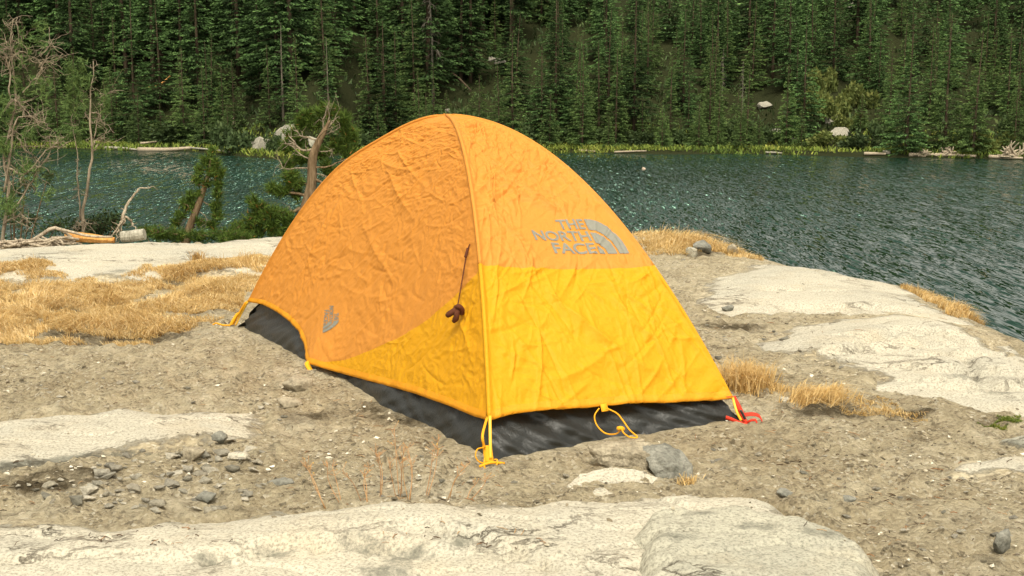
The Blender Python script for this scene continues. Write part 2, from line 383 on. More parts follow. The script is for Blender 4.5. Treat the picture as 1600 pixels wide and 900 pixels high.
SLABS = [
 Slab('granite_slab', 'broad pale granite slab across the foreground', [(-260,815),(0,808),(100,806),(190,818),(250,810),(340,806),(440,791),(560,782),(640,778),(750,786),(860,779),(1000,772),(1160,769),(1235,782),(1330,832),(1392,884),(1420,960),(1440,1400),(-700,1400)],
      .07, .40, GRANITE, 11, .0125, 1., [([(-40,905),(120,893),(250,886)],.012,.02,0),([(330,893),(430,876),(545,866),(640,880)],.025,.035,.03),([(640,852),(700,862),(790,880),(850,902)],.03,.03,.02),([(900,793),(925,803)],.012,.02,0),([(990,790),(1045,800),(1095,824)],.012,.02,0),([(1190,842),(1240,846)],.03,.02,0),([(20,845),(110,850)],.010,.012,0)],
      [(430,878,.06),(560,868,.08),(640,882,.07),(720,866,.05),(330,893,.06),(250,815,.05),(1190,842,.06),(480,793,.05),(600,905,.10)], (0,-.0)),
 Slab('granite_slab', 'pale granite slab level with the dirt on the left', [(-300,690),(-60,660),(60,644),(120,639),(200,634),(300,636),(400,637),(436,652),(425,680),(345,697),(250,712),(190,714),(120,724),(60,736),(0,745),(-300,790)],
      .05, .28, GRANITE, 23, .014, .8, [], [(0,738,.13),(60,732,.12),(110,724,.12),(160,716,.11),(210,712,.10),(-60,744,.12),(250,712,.06),(120,728,.10),(30,738,.1)]),
 Slab('granite_slab', 'long whitish granite slab between the straw grass and the lake on the left', [(-500,420),(-240,402),(-60,391),(110,384),(230,376),(330,380),(440,370),(560,368),(640,372),(640,405),(520,428),(430,436),(330,432),(200,440),(80,440),(-200,450),(-500,470)],
      .085, .6, GRANITE, 31, .03, .9, [([(200,394),(240,388),(262,380)],.02,.02,0),([(300,392),(400,398)],.02,.015,0)], [(300,432,.12),(190,432,.12)]),
 Slab('granite_slab', 'whale-backed granite slab sloping to the water on the right', [(1070,470),(1105,436),(1180,414),(1255,413),(1330,421),(1420,440),(1490,474),(1560,506),(1610,526),(1680,570),(1640,575),(1560,545),(1480,512),(1390,496),(1300,492),(1230,489),(1130,494),(1100,480)],
      .055, 1.0, GRANITE, 41, .02, .7, [([(1198,456),(1245,457)],.05,.045,0),([(1275,462),(1318,460)],.02,.03,0),([(1272,427),(1290,441)],.025,.03,0),([(1370,480),(1420,486)],.06,.035,0),([(1300,480),(1350,481),(1460,498)],.02,.02,.02)], [(1390,484,.10),(1220,456,.07),(1470,468,.1)], (0,.02)),
 Slab('granite_slab', 'ledged granite slab with curved steps on the right', [(1150,534),(1230,512),(1300,497),(1400,488),(1500,500),(1600,540),(1780,640),(1780,740),(1660,690),(1570,650),(1480,632),(1400,618),(1335,604),(1352,584),(1270,560),(1180,548)],
      .05, .8, GRANITE, 53, .0165, .7, [([(1338,552),(1372,536),(1430,523),(1470,522)],.035,.05,.05),([(1470,522),(1540,538),(1600,548)],.03,.04,-.03),([(1462,550),(1505,562),(1530,588),(1560,606),(1610,606)],.045,.05,-.05),([(1300,582),(1400,588),(1470,594)],.02,.025,.02)], [(1500,590,.12),(1545,560,.14),(1360,545,.05),(1560,610,.10)], (.0,.015)),
 Slab('granite_slab', 'small pale granite patch at the right edge', [(1462,737),(1480,724),(1540,713),(1600,708),(1720,712),(1720,760),(1600,757),(1530,752),(1478,746)],
      .05, .10, GRANITE, 61, .0125, .6, [], []),
 Slab('granite_slab', 'low rough granite hump behind the small pale patch at the right edge', [(1535,692),(1575,680),(1660,676),(1660,704),(1590,706),(1548,703)],
      .06, .10, GRANITE_GREY, 67, .0125, .8, [], [(1590,700,.08)]),
 Slab('granite_outcrop', 'rough grey granite hump in the bottom right foreground', [(968,862),(975,843),(1000,832),(1060,826),(1140,820),(1240,836),(1320,850),(1372,872),(1400,905),(1420,1000),(1000,1000),(990,880)],
      .10, .13, GRANITE_GREY, 71, .0115, 1.1, [([(985,862),(1010,852),(1060,846)],.03,.02,0)], [(1000,860,.04),(1090,850,.06),(1050,890,.07),(1180,870,.07),(1290,880,.08)]),
]
SLABS[7].base = SLABS[0]
HUMUS_SHADE = [(onz(a,b)[:2], r) for a,b,r in [(62,440,.34),(240,441,.42),(360,431,.32),(130,517,.30),(230,520,.34),(180,524,.26),(25,470,.3),(110,484,.22),(205,480,.25),(340,488,.24),(470,447,.2),
    (20,760,.14),(80,752,.16),(150,745,.13),(700,625,.16),(560,640,.22),(640,660,.14),(470,650,.10),(1205,590,.16),(1180,604,.14),(1260,642,.16),(1340,650,.18),(1070,400,.25),(1100,395,.22),  # dark soil; blobs by the tent's left hem paint its ground shadow in
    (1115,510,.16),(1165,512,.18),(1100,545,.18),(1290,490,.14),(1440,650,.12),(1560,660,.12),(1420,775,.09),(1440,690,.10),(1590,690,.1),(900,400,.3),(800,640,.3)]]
def bluff_sd(x, y): return sdist(x, y, BLUFF)
def base_h(x, y):
    sd = bluff_sd(x, y)
    d = np.clip(-sd, 0, None)
    z = -.06*sstep(.5, -.1, sd) - np.where(d < 4, .62*d, 2.48+.25*(d-4)) + .20*fbm(x*.6, y*.6, 91, 3)*sstep(.2, 2.5, d)
    z = np.maximum(z, -7.)
    return z, sd
def tent_mask(x, y):
    return sdist(x, y, TENT_BASE)
# tent base corners on the ground
TA, TB, TC = onz(767,722), onz(1160,657), onz(372,510); TD = TB+TC-TA; TO = (TB+TC)/2; TH = 1.3
TENT_BASE = np.array([TA[:2], TB[:2], TD[:2], TC[:2]])
def dirt_h(x, y, fine=True):
    z, sd = base_h(x, y)
    k = sstep(-.2, .4, sd)*(1-.85*sstep(-.1, .05, tent_mask(x, y)))
    z = z + k*(.018*fbm(x*.9, y*.9, 101, 3))
    if fine:
        r = fbm(x*5.5, y*7.5, 103, 4)
        z = z + k*(.022*r + .024*np.clip(fbm(x*11, y*14, 107, 3), -.15, 1) + .006*gn(x*38, y*38, 109))
    for s in SLABS:
        if s is not SLABS[7]:
            z = z - .14*sstep(.02, .25, sdist(x, y, s.P))
    for (p, rr) in HUMUS_SHADE[:9]:
        q = np.hypot((x-p[0])*.8, y-p[1]); z = z - .03*np.exp(-(q/rr)**2)
    return z
def slab_h(s, x, y):
    z = s.h(x, y) + base_h(x, y)[0]*.75
    if getattr(s, 'base', None) is not None: z = z + s.base.h(x, y) + .0
    return z
def ground_h(x, y):
    x = np.asarray(x, float); y = np.asarray(y, float)
    z = dirt_h(x, y)
    for s in SLABS:
        lo = s.P.min(0)-.3; hi = s.P.max(0)+.3
        k = (x > lo[0]) & (x < hi[0]) & (y > lo[1]) & (y < hi[1])
        if np.any(k):
            z = np.where(k, np.maximum(z, slab_h(s, x, y)), z)
    return z
def at(px, py):
    z = 0.
    for _ in range(7):
        p = onz(px, py, z); z = .5*z + .5*float(ground_h(p[0:1], p[1:2])[0])
    p = onz(px, py, z); p[2] = float(ground_h(p[0:1], p[1:2])[0]); return p

# ------------------------------------------------------------------ far shore and hillside
SH = np.array([onz(a, b, WATER)[:2] for a, b in [(-400,229),(0,233),(100,232),(200,236),(300,237),(380,245),(440,250),(500,246),(560,240),(900,239),(1040,241),(1160,241),(1350,245),(1480,247),(1600,250),(2000,252)]])
def shore_y(x): return np.interp(x, SH[:,0], SH[:,1])
def far_h(x, y):
    d = y - shore_y(x) + 1.2*gn(x*.12, 0*x, 201)
    sl = np.interp(x, [-60,-20,5,25,50,90], [.42,.44,.40,.27,.24,.30])
    z = np.where(d < 0, d*.35, .35*sstep(0, 1., d)) + sl*np.clip(d-5, 0, 75)**1.02 + np.clip(d-5,0,4)*.05
    z = z + sstep(4, 14, d)*(1.6*fbm(x*.06, y*.06, 203, 3) + .5*fbm(x*.3, y*.3, 205, 3))
    return WATER + np.maximum(z, -4)
def at_far(px, py):
    r = ray(px, py); ts = np.linspace(80, 320, 2400)/r[1]
    P = r[None]*ts[:,None] + np.array([0,0,CAM_H]); k = np.nonzero(P[:,2] <= far_h(P[:,0], P[:,1]))[0]
    p = P[k[0]] if len(k) else P[-1]
    p[2] = float(far_h(p[0:1], p[1:2])[0]); return p

# one sheet: campsite, bank, lake bed, far hillside to the horizon
def build_ground():
    ys = np.concatenate([np.arange(-12, 1.6, .4), 1.6*1.0072**np.arange(0, 385)])
    ys = np.concatenate([ys[ys < 24], 24*1.02**np.arange(1, 60), ])
    ys = ys[ys < 70]; ys = np.concatenate([ys, np.arange(72, 210, 1.2), 212*1.05**np.arange(0, 32)])
    us = np.concatenate([np.linspace(-1.6, -.62, 40)[:-1], np.linspace(-.62, .62, 560), np.linspace(.62, 1.6, 40)[1:]])
    Y, U = np.meshgrid(ys, us, indexing='ij'); X = U*(np.maximum(Y, 0)+2.2) + U*np.clip(-Y,0,None)*.3
    near = Y < 60
    Z = np.empty_like(X); Z[near] = dirt_h(X[near], Y[near]); Z[~near] = far_h(X[~near], Y[~near])
    blend = sstep(30, 60, Y); Z = np.where(near, Z*(1-blend) + -7*blend, Z)
    hum_shade = np.zeros_like(X)
    for (p, r) in HUMUS_SHADE:
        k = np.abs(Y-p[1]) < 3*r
        hum_shade[k] += np.exp(-((X[k]-p[0])**2*.6+(Y[k]-p[1])**2*1.3)/r**2)
    sd = np.where(near, 0, 1.); sd[near] = sstep(.15, -.8, bluff_sd(X[near], Y[near]))
    me = mk('ground', np.stack([X,Y,Z],-1).reshape(-1,3), grid_faces(*X.shape)[:, ::-1], True, {'humus_shade': np.clip(hum_shade*.7,0,.85).ravel(), 'meadow': sd.ravel()})
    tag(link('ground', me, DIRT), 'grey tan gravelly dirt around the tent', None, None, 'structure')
build_ground()
def build_slab(s):
    lo = s.P.min(0)-.12; hi = s.P.max(0)+.12
    lo = np.maximum(lo, [-7.5, 1.2]); hi = np.minimum(hi, [7.5, 20])
    nx = int((hi[0]-lo[0])/s.step); ny = int((hi[1]-lo[1])/s.step)
    X, Y = np.meshgrid(np.linspace(lo[0],hi[0],nx), np.linspace(lo[1],hi[1],ny), indexing='ij')
    Z = slab_h(s, X, Y)
    li = np.zeros_like(X)
    for p, r in s.lichen: li += np.exp(-((X-p[0])**2*.55+(Y-p[1])**2*1.6)/r**2)
    du = 1-sstep(-.02, min(.26, s.edge*.8), sdist(X, Y, s.P) + .12*fbm(X*1.7, Y*1.7, s.seed+40, 3))
    if s is SLABS[7]: du = du*0
    F = grid_faces(nx, ny); keep = (Z > dirt_h(X, Y, False)-.12).ravel()
    F = F[keep[F].all(1)]
    used = np.unique(F); rm = np.full(nx*ny, -1); rm[used] = np.arange(len(used))
    V = np.stack([X,Y,Z],-1).reshape(-1,3)[used]
    me = mk(s.name, V, rm[F], True, {'lichen': np.clip(li*.66,0,1).ravel()[used], 'dust': (du*.75+.05).ravel()[used]})
    tag(link(s.name, me, s.mat), s.label, None, None, 'structure')
for s in SLABS: build_slab(s)
me = mk('lake', np.array([[-500,5,WATER],[500,5,WATER],[500,160,WATER],[-500,160,WATER]], float), np.array([[0,1,2,3]]), False)
tag(link('lake', me, WATERM), 'dark green rippled lake water', None, None, 'structure')

# ------------------------------------------------------------------ the tent
PW = dict(A=2.1, B=2.1, C=1.95, D=2.0); KC = dict(A=TA, B=TB, C=TC, D=TD)
def pole(k, s):
    P = TO + (KC[k]-TO)*s[..., None]; P[..., 2] = TH*(1-np.clip(s,0,1.02)**PW[k])
    if k == 'C': P[..., 2] -= .030*np.exp(-((s-.27)/.16)**2)
    if k == 'A': P[..., 0] += .036*np.clip(4*s*(1-s), 0, None)*(.6+.4*s)
    return P
FOLDS = {}
def folds(side):
    if side in FOLDS: return FOLDS[side]
    g = np.random.default_rng({'R':3,'L':8,'BD':13,'CD':17}[side]); out=[]
    ang0 = {'R':-55,'L':38,'BD':40,'CD':30}[side]
    for i in range(330):
        v = g.uniform(.25, 2.25); u = g.uniform(-.5,.5)*v/2.3*({'R':1.24,'L':3.2}.get(side,1.24))
        a = math.radians(ang0 + g.normal(0, 34) + (25 if v > 1.75 else 0)*g.choice([-1,1])); L = g.uniform(.05,.26)
        out.append((u, v, math.cos(a), math.sin(a), L, g.uniform(.0038,.0075), g.uniform(.0028,.0082)*g.choice([1,1,-1])))
    # long folds: (u, v) ends in metres across / down the panel
    big = {'R':[(-.17,.92,.16,1.45,.02,.018),(-.18,1.72,.26,2.15,.035,.020),(-.13,1.05,.02,1.3,.02,.012),(.05,.85,.2,1.2,.018,.008),(-.28,2.1,.1,2.0,.02,.010),(.15,1.75,.35,2.05,.02,.009)],
           'L':[(.60,1.30,.85,2.05,.022,.020),(.55,1.2,.70,1.85,.03,.012),(-.1,1.05,.35,.95,.03,.012),(-.3,1.2,.25,.75,.02,.012),(-.35,1.45,.2,1.05,.025,.012),(-.2,.8,.3,.55,.02,.010),(-.45,1.85,.3,1.5,.02,.009)]}.get(side, [])
    for (a0,b0,a1,b1,w,h) in big:
        L = math.hypot(a1-a0, b1-b0); out.append(((a0+a1)/2,(b0+b1)/2,(a1-a0)/L,(b1-b0)/L,L/2,w,h))
    FOLDS[side] = out; return out
def disp(side, s, t):
    wid = 1.24 if side in ('R','CD') else 3.26
    u = (t-.5)*s*wid; v = s*2.3
    sd = {'R':1,'L':2,'BD':3,'CD':4}[side]*100
    z = 0.
    wx = u + .03*gn(u*7, v*7, sd+1); wy = v + .03*gn(u*7, v*7, sd+2)
    for i, (sc, am, an, asp) in enumerate([(.34,.0055,35,2.4),(.16,.0045,-40,2.),(.085,.0036,20,1.8),(.045,.0022,-30,1.6),(.025,.0006,60,1.2)]):
        a = math.radians(an + (25 if side != 'R' else 0)); p = (wx*math.cos(a)+wy*math.sin(a))/sc; q = (-wx*math.sin(a)+wy*math.cos(a))/sc*asp
        mask = .45+.75*np.clip(gn(u*2.2+i, v*2.2, sd+20+i)+.35, 0, 1)
        z = z + am*(.75 if side == 'L' and sc > .1 else 1.25)*mask*(.35-np.abs(gn(p, q, sd+5+i))*1.5)
    for (u0,v0,ca,sa,L,w,h) in folds(side):
        du = u-u0; dv = v-v0; l = du*ca+dv*sa; q = -du*sa+dv*ca + .12*l*l/L
        k = np.clip(1-(l/L)**2, 0, None)
        z = z + h*(.8 if side == 'L' else 1.45)*k*np.exp(-np.abs(q)/w)
    if side == 'R': z = z*(1 - .72*sstep(-.14,-.09,(t-.5)*s)*sstep(.34,.29,(t-.5)*s)*sstep(.56,.59,s)*sstep(.715,.69,s))
    if side == 'L': z = z*(1 - .6*np.exp(-(((s-.895)/.035)**2+((t-.59)/.05)**2)**2))
    dt = np.minimum(t, 1-t)*s*wid
    z = z*(1-.75*np.exp(-(dt/.035)**2))*sstep(.02,.25,s)
    z = z + .010*np.exp(-(dt/.013)**2) - .022*np.sin(np.pi*np.clip(t,0,1))*sstep(.1,.6,s)*sstep(1.05,.75,s)*(1 if side!='L' else 1.4)
    if side == 'L': z = z + .05*np.exp(-((t-.586)/.06)**2)*sstep(.85,1.,s)
    return z
ENDS = dict(R='AB', L='AC', BD='BD', CD='CD')
def flatP(side, s, t):
    a, b = ENDS[side]
    return pole(a, s)*(1-t)[..., None] + pole(b, s)*t[..., None]
def surf(side, s, t, off=0.):
    s = np.asarray(s, float); t = np.asarray(t, float); e = 1e-3
    P = flatP(side, s, t); a = flatP(side, s+e, t)-P; b = flatP(side, s, t+e)-P
    n = np.cross(a, b); n /= np.linalg.norm(n, axis=-1)[..., None]+1e-12
    if side in ('L', 'BD'): pass
    sign = {'R':1,'L':-1,'BD':1,'CD':-1}[side]
    P = P + n*sign*(disp(side, s, t)+off)[..., None]
    return P
HEMC = dict(R=([0,.088,.214,.342,.474,.608,.742,.882,1],[.946,.941,.942,.946,.948,.952,.958,.962,.966]),
            L=([0,.044,.118,.218,.326,.418,.518,.586,.616,.652,.712,.77,.85,.928,1],[.946,.95,.952,.958,.968,.978,.988,.992,.985,.968,.946,.934,.926,.924,.932]),
            BD=([0,.25,.5,.75,1],[.966,.95,.985,.95,.94]), CD=([0,.5,1],[.932,.945,.94]))
COLC = dict(R=([0,.18,.548,.924,1],[.694,.700,.712,.724,.726]),
            L=([0,.028,.08,.15,.218,.304,.392,.48,.57,.586],[.694,.718,.75,.792,.832,.878,.918,.958,.988,.992]))
def hem_s(side, t): return np.interp(t, *HEMC[side])
tent = thing('dome_tent', 'orange and yellow dome tent with a charcoal floor, pitched on the dirt', 'tent', TO)
def tpart(name, V, F, mat, parent=None, smooth=True, at_=None):
    me = mk(name, V-TO, F, smooth); return link(name, me, mat, parent or tent)
def panel(name, side, s0, s1, mat, ns, nt, t0=0., t1=1.):
    t = np.linspace(t0, t1, nt); q = np.linspace(0, 1, ns)[:, None]
    S = s0(t)[None]*(1-q) + s1(t)[None]*q; T = np.broadcast_to(t[None], S.shape)
    V = surf(side, S, T).reshape(-1, 3); F = grid_faces(ns, nt)
    return tpart(name, V, F, mat)
cR = lambda t: np.interp(t, *COLC['R']); cL = lambda t: np.interp(t, *COLC['L'])
tiny = lambda t: np.full_like(t, .004)
panel('upper_fly_panel', 'R', tiny, cR, ORANGE, 300, 200)
panel('lower_fly_panel', 'R', cR, lambda t: hem_s('R', t), YELLOW, 120, 220)
def cL2(t): return np.where(t <= .586, np.minimum(cL(t), hem_s('L', t)), hem_s('L', t))
panel('upper_fly_panel', 'L', tiny, cL2, ORANGE, 300, 420)
panel('lower_fly_panel', 'L', cL, lambda t: hem_s('L', t), YELLOW, 120, 260, 0., .586)
panel('upper_fly_panel', 'BD', tiny, lambda t: np.full_like(t, .73), ORANGE, 90, 90)
panel('lower_fly_panel', 'BD', lambda t: np.full_like(t, .73), lambda t: hem_s('BD', t), YELLOW, 40, 90)
panel('upper_fly_panel', 'CD', tiny, lambda t: hem_s('CD', t), ORANGE, 90, 70)
def hem(side, t0, t1, n, w=.011):
    t = np.linspace(t0, t1, n); s = hem_s(side, t); V=[]
    for k, off in ((-w,.0016),(-w*.35,.0035),(.0012,.0025),(.0012,-.004)): V.append(surf(side, s+k, t, np.full_like(t, off)))
    V = np.stack(V, 0); tpart('hem', V.reshape(-1,3), grid_faces(4, n), HEM)
hem('R', 0, 1, 160); hem('L', 0, .586, 140); hem('L', .586, 1, 110); hem('BD', 0, 1, 60); hem('CD', 0, 1, 40)
for k, s1 in (('A',.694),('B',.726),('C',.93),('D',.73)):
    s = np.linspace(.03, s1, 60); V, F = tube(pole(k, s)+np.array([0,0,.003]), .009, 10); tpart('pole_sleeve', V, F, ORANGE)
    if k != 'C':
        s = np.linspace(s1, .945 if k == 'A' else .96, 30); V, F = tube(pole(k, s)+np.array([0,0,.003]), .0095, 10); tpart('pole_sleeve', V, F, YELLOW)
# charcoal floor tub
def tub(side, n=150, m=40):
    t = np.linspace(0, 1, n); q = np.linspace(0, 1, m)[:, None]
    S = .80 + q*(.985-.80) + 0*t[None]; T = np.broadcast_to(t[None], S.shape)
    P = flatP(side, S, T); wid = 1.24 if side in 'R CD' else 3.26
    c = np.array([TO[0], TO[1], 0])
    u = T*wid; v = q*.3
    P[..., :2] = c[:2] + (P[..., :2]-c[:2])*(.955 + .022*q[..., None])
    P[..., 2] = (1-q)*.34 + q*.0
    n_ = P[..., :2]-c[:2]; n_ /= np.linalg.norm(n_, axis=-1)[..., None]
    corner = np.minimum(T, 1-T)*wid
    w = .040*gn(u*2.2, v*2+0*u, 401) + .026*np.abs(gn(u*5+v*8, v*7, 402)) + .030*(1-2*np.abs(gn(u*6-v*14, v*4, 403)))*(.35+np.exp(-corner/.4)) - .012*np.sin(np.pi*q)
    w = w + .018*np.exp(-((q-.85)/.15)**2)*(1+gn(u*4, 0*u, 404))
    P[..., :2] += n_*w[..., None]
    V = P.reshape(-1, 3); V[:, 2] = np.maximum(V[:, 2], .0) - .006
    tpart('floor_tub', V, grid_faces(m, n), BLACKFAB)
for sd_ in ('R','L','BD','CD'): tub(sd_)

# printed logos that follow the cloth
def glyphs(txt, bold=.028):
    cu = bpy.data.curves.new('lettering', 'FONT'); cu.body = txt; cu.offset = bold; cu.resolution_u = 4
    o = bpy.data.objects.new('lettering', cu); COL.objects.link(o)
    me = o.to_mesh(); bm = bmesh.new(); bm.from_mesh(me); o.to_mesh_clear()
    bpy.data.objects.remove(o); bpy.data.curves.remove(cu)
    return bm
def fit(bm, x0, x1, y0, y1):
    xs = [v.co.x for v in bm.verts]; ys = [v.co.y for v in bm.verts]; a,b,c,d = min(xs),max(xs),min(ys),max(ys)
    for v in bm.verts: v.co = Vector((x0+(v.co.x-a)/(b-a)*(x1-x0), y0+(v.co.y-c)/(d-c)*(y1-y0), 0))
def sector(bm, cx, cy, r0, r1, rx, ry, n=14):
    """quarter band of the dome mark, rx / ry scale the circle"""
    vs=[]
    for r in (r0, r1): vs.append([bm.verts.new((cx+r*rx*math.cos(a*math.pi/2/n), cy+r*ry*math.sin(a*math.pi/2/n), 0)) for a in range(n+1)])
    for i in range(n): bm.faces.new((vs[0][i], vs[1][i], vs[1][i+1], vs[0][i+1]))
def logo_bm():
    out = bmesh.new()
    for txt, x0, y0 in (('THE',.515,.69),('NORTH',.0,.345),('FACE',.245,.0)):
        b = glyphs(txt); fit(b, x0, .985, y0, y0+.295); me = bpy.data.meshes.new('tmp'); b.to_mesh(me); out.from_mesh(me); b.free(); bpy.data.meshes.remove(me)
    return out
def add_dome(bm, x0, x1, y0, y1):
    rx, ry = x1-x0, y1-y0
    sector(bm, x0, y0, .0, .20, rx, ry); sector(bm, x0, y0, .28, .60, rx, ry); sector(bm, x0, y0, .67, 1., rx, ry)
def dice(bm, nx, ny):
    xs = [v.co.x for v in bm.verts]; ys = [v.co.y for v in bm.verts]
    for i in range(1, nx):
        x = min(xs)+(max(xs)-min(xs))*i/nx; bmesh.ops.bisect_plane(bm, geom=bm.verts[:]+bm.edges[:]+bm.faces[:], plane_co=(x,0,0), plane_no=(1,0,0))
    for i in range(1, ny):
        y = min(ys)+(max(ys)-min(ys))*i/ny; bmesh.ops.bisect_plane(bm, geom=bm.verts[:]+bm.edges[:]+bm.faces[:], plane_co=(0,y,0), plane_no=(0,1,0))
    bmesh.ops.triangulate(bm, faces=bm.faces[:])
def print_logo(name, bm, side, fn):
    bm.verts.index_update(); C_ = np.array([v.co[:2] for v in bm.verts]); F = np.array([[v.index for v in f.verts] for f in bm.faces])
    s, t = fn(C_[:,0], C_[:,1]); V = surf(side, s, t, np.full_like(s, .0026)); bm.free()
    return tpart(name, V, F, PRINT)
def fR(x, y):                        # x 0..1 text, 1.03..1.6 dome; y 0..1
    X = -.077 + .239*x; s = .686 - .086*y + .055*(X-.165); return s, X/s+.5
b = logo_bm(); dice(b, 110, 60); print_logo('printed_lettering', b, 'R', fR)
b = bmesh.new(); add_dome(b, 1.02, 1.53, .0, 1.0); dice(b, 50, 50); print_logo('printed_dome_mark', b, 'R', fR)
def fL(x, y):
    a = np.array([.874,.637]); bx = np.array([.928,.585]); cy = np.array([.862,.578]); d = np.array([.906,.540]); x = x/1.55
    q = (1-x)[:,None]*(1-y)[:,None]*a + x[:,None]*(1-y)[:,None]*bx + (1-x)[:,None]*y[:,None]*cy + x[:,None]*y[:,None]*d
    return q[:,0], q[:,1]
b = logo_bm(); dice(b, 50, 24); print_logo('printed_lettering', b, 'L', fL)
b = bmesh.new(); add_dome(b, 1.02, 1.53, .0, 1.0); dice(b, 12, 12); print_logo('printed_dome_mark', b, 'L', fL)

def cord(name, pts, r, mat, parent=None, n=40, sides=6):
    V, F = tube(smooth_path(pts, n), r, sides); return tpart(name, V, F, mat, parent)
def strap(name, pts, w, side, mat, parent=None, n=16, th=.003):
    V, F = ribbon(smooth_path(pts, n), w, side, th); return tpart(name, V, F, mat, parent)
# near corner: two straps, pole end, ring, toggle and stake
fA = surf('R', np.array([.944]), np.array([.0]))[0]; yA = TA[1]
strap('stake_strap', [fA+[-.012,-.004,.004], atY(754,680,yA-.05), atY(757,700,yA-.05)], .010, (1,.2,0), WEB)
strap('pole_end', [atY(765.5,650,yA+.03), atY(766,690,yA-.03), atY(766.5,717,yA-.055)], .011, (1,.1,0), POLE, th=.009)
strap('webbing_tab', [atY(761,696,yA-.035), atY(763,712,yA-.05), atY(764,722,yA-.06)], .036, (1,.1,0), WEB)
cord('stake', [atY(749,729,yA-.11), atY(766,723,yA-.09), atY(788,724,yA-.06)], .0055, WEB, n=10, sides=8)
cord('guy_loop', [atY(756,699,yA-.05), atY(746,702,yA-.09), atY(743,712,yA-.10), atY(748,721,yA-.10), atY(757,724,yA-.09)], .0028, WEB)
cord('guy_loop', [atY(757,716,yA-.085), atY(757,730,yA-.115), atY(766,734,yA-.115), atY(775,729,yA-.10), atY(777,719,yA-.08), atY(772,718,yA-.08)], .0028, WEB)
# far right corner: pole end with red webbing and buckle
fB = surf('R', np.array([.966]), np.array([1.]))[0]; yB = TB[1]
strap('pole_end', [fB+[0,-.01,.0], atY(1151,643,yB-.02), atY(1158,657,yB-.03)], .010, (1,.2,.4), POLE, th=.008)
strap('red_strap', [fB+[.005,.01,.0], atY(1154,636,yB+.01), atY(1161,651,yB), atY(1164,660,yB-.02)], .022, (1,.1,.5), RED)
strap('red_strap', [fB+[-.11,-.01,-.004], fB+[-.05,-.006,-.004], fB], .012, (0,0,1), RED)
strap('red_strap', [atY(1134,652,yB-.03), atY(1145,656,yB-.03), atY(1157,662,yB-.03)], .016, (.2,0,1), RED)
strap('red_strap', [atY(1163,648,yB), atY(1176,647,yB+.02), atY(1186,650,yB), atY(1191,658,yB-.04)], .030, (.1,1,.25), RED)
strap('red_strap', [atY(1166,661,yB-.03), atY(1173,657,yB-.05), atY(1181,657,yB-.05), atY(1184,668,yB-.07)], .012, (.2,.3,1), RED)
cord('buckle', [atY(1157,641,yB-.03), atY(1161,648,yB-.03), atY(1164,655,yB-.03)], .006, BLACKPL, n=8, sides=8)
cord('stake_knot', [atY(1155,660,yB-.035), atY(1161,664,yB-.035), atY(1167,662,yB-.035)], .009, RED, n=8, sides=8)
# left corner
fC = surf('L', np.array([.932]), np.array([1.]))[0]; yC = TC[1]
strap('pole_end', [fC, atY(377,490,yC-.05), atY(368,509,yC-.05)], .016, (1,.1,.5), POLE, th=.01)
strap('stake_strap', [fC+[-.01,0,0], atY(373,491,yC-.06), atY(362,511,yC-.06)], .024, (1,.1,.5), WEB)
strap('stake_strap', [atY(372,488,yC-.06), atY(363,503,yC-.07), atY(360,513,yC-.07)], .03, (1,.1,.5), WEB)
cord('guy_loop', [atY(362,508,yC-.06), atY(349,508,yC-.08), atY(338,505,yC-.06), atY(333,507,yC-.1)], .005, WEB)
# guy-out on the left side
fG = surf('L', np.array([.992]), np.array([.586]))[0]; yG = fG[1]
strap('guy_tab', [fG+[.006,.01,.012], fG+[-.005,-.02,-.002], atY(489,584,yG-.05)], .026, (1,.4,0), WEB)
cord('guy_cord', [atY(489,581,yG-.05), atY(473,585,yG-.09), atY(456,590,yG-.12)], .0032, WEB)
cord('guy_cord', [atY(489,583,yG-.05), atY(488,592,yG-.08), atY(486,601,yG-.1)], .0032, WEB)
# loop below the middle of the right hem
fT = surf('R', np.array([.948]), np.array([.458]))[0]; yT = fT[1]
strap('guy_tab', [fT+[0,-.006,.006], fT+[.002,-.016,-.004], fT+[.006,-.022,-.022]], .032, (1,.5,0), WEB)
q = [(936,638,-.03),(929,650,-.05),(933,665,-.07),(946,677,-.10),(962,678,-.13),(972,670,-.14)]
cord('guy_loop', [atY(a,b,yT+c_) for a,b,c_ in q], .0032, WEB)
q = [(948,638,-.03),(964,646,-.05),(974,658,-.09),(984,672,-.13),(996,683,-.17),(984,683,-.17),(974,676,-.16),(971,669,-.15)]
cord('guy_loop', [atY(a,b,yT+c_) for a,b,c_ in q], .0032, WEB, n=60)
cord('cord_toggle', [atY(965,670,yT-.14), atY(970,669,yT-.145), atY(974,671,yT-.14)], .009, WEB, n=8, sides=8)
# brown guyline hanging from the seam, wound into a bundle
g0 = surf('L', np.array([.652]), np.array([.036]), np.array([.008]))[0]
def ony(px, py, s, t, off): 
    p = surf('L', np.array([s]), np.array([t]), np.array([off]))[0]; return atY(px, py, p[1])
gl = cord('guyline', [g0, ony(729,397,.675,.052,.012), ony(725,420,.705,.058,.015), ony(720,450,.745,.064,.015), ony(715,478,.785,.07,.015)], .0032, BROWN)
cord('knot', [ony(731,388,.665,.05,.014), ony(729,395,.672,.05,.016), ony(727,402,.68,.052,.015)], .0065, BROWN, gl, n=12)
yK = surf('L', np.array([.80]), np.array([.08]), np.array([.03]))[0][1]
cord('cord_bundle', [atY(716,481,yK), atY(709,486,yK-.01), atY(703,490,yK-.01), atY(699,493,yK)], [.009]*3+[.013]*14+[.011]*3, BROWN, gl, n=20, sides=9)
cord('cord_bundle', [atY(718,481,yK), atY(714,488,yK-.015), atY(713,496,yK-.015), atY(709,502,yK)], [.009]*3+[.013]*14+[.010]*3, BROWN, gl, n=20, sides=9)
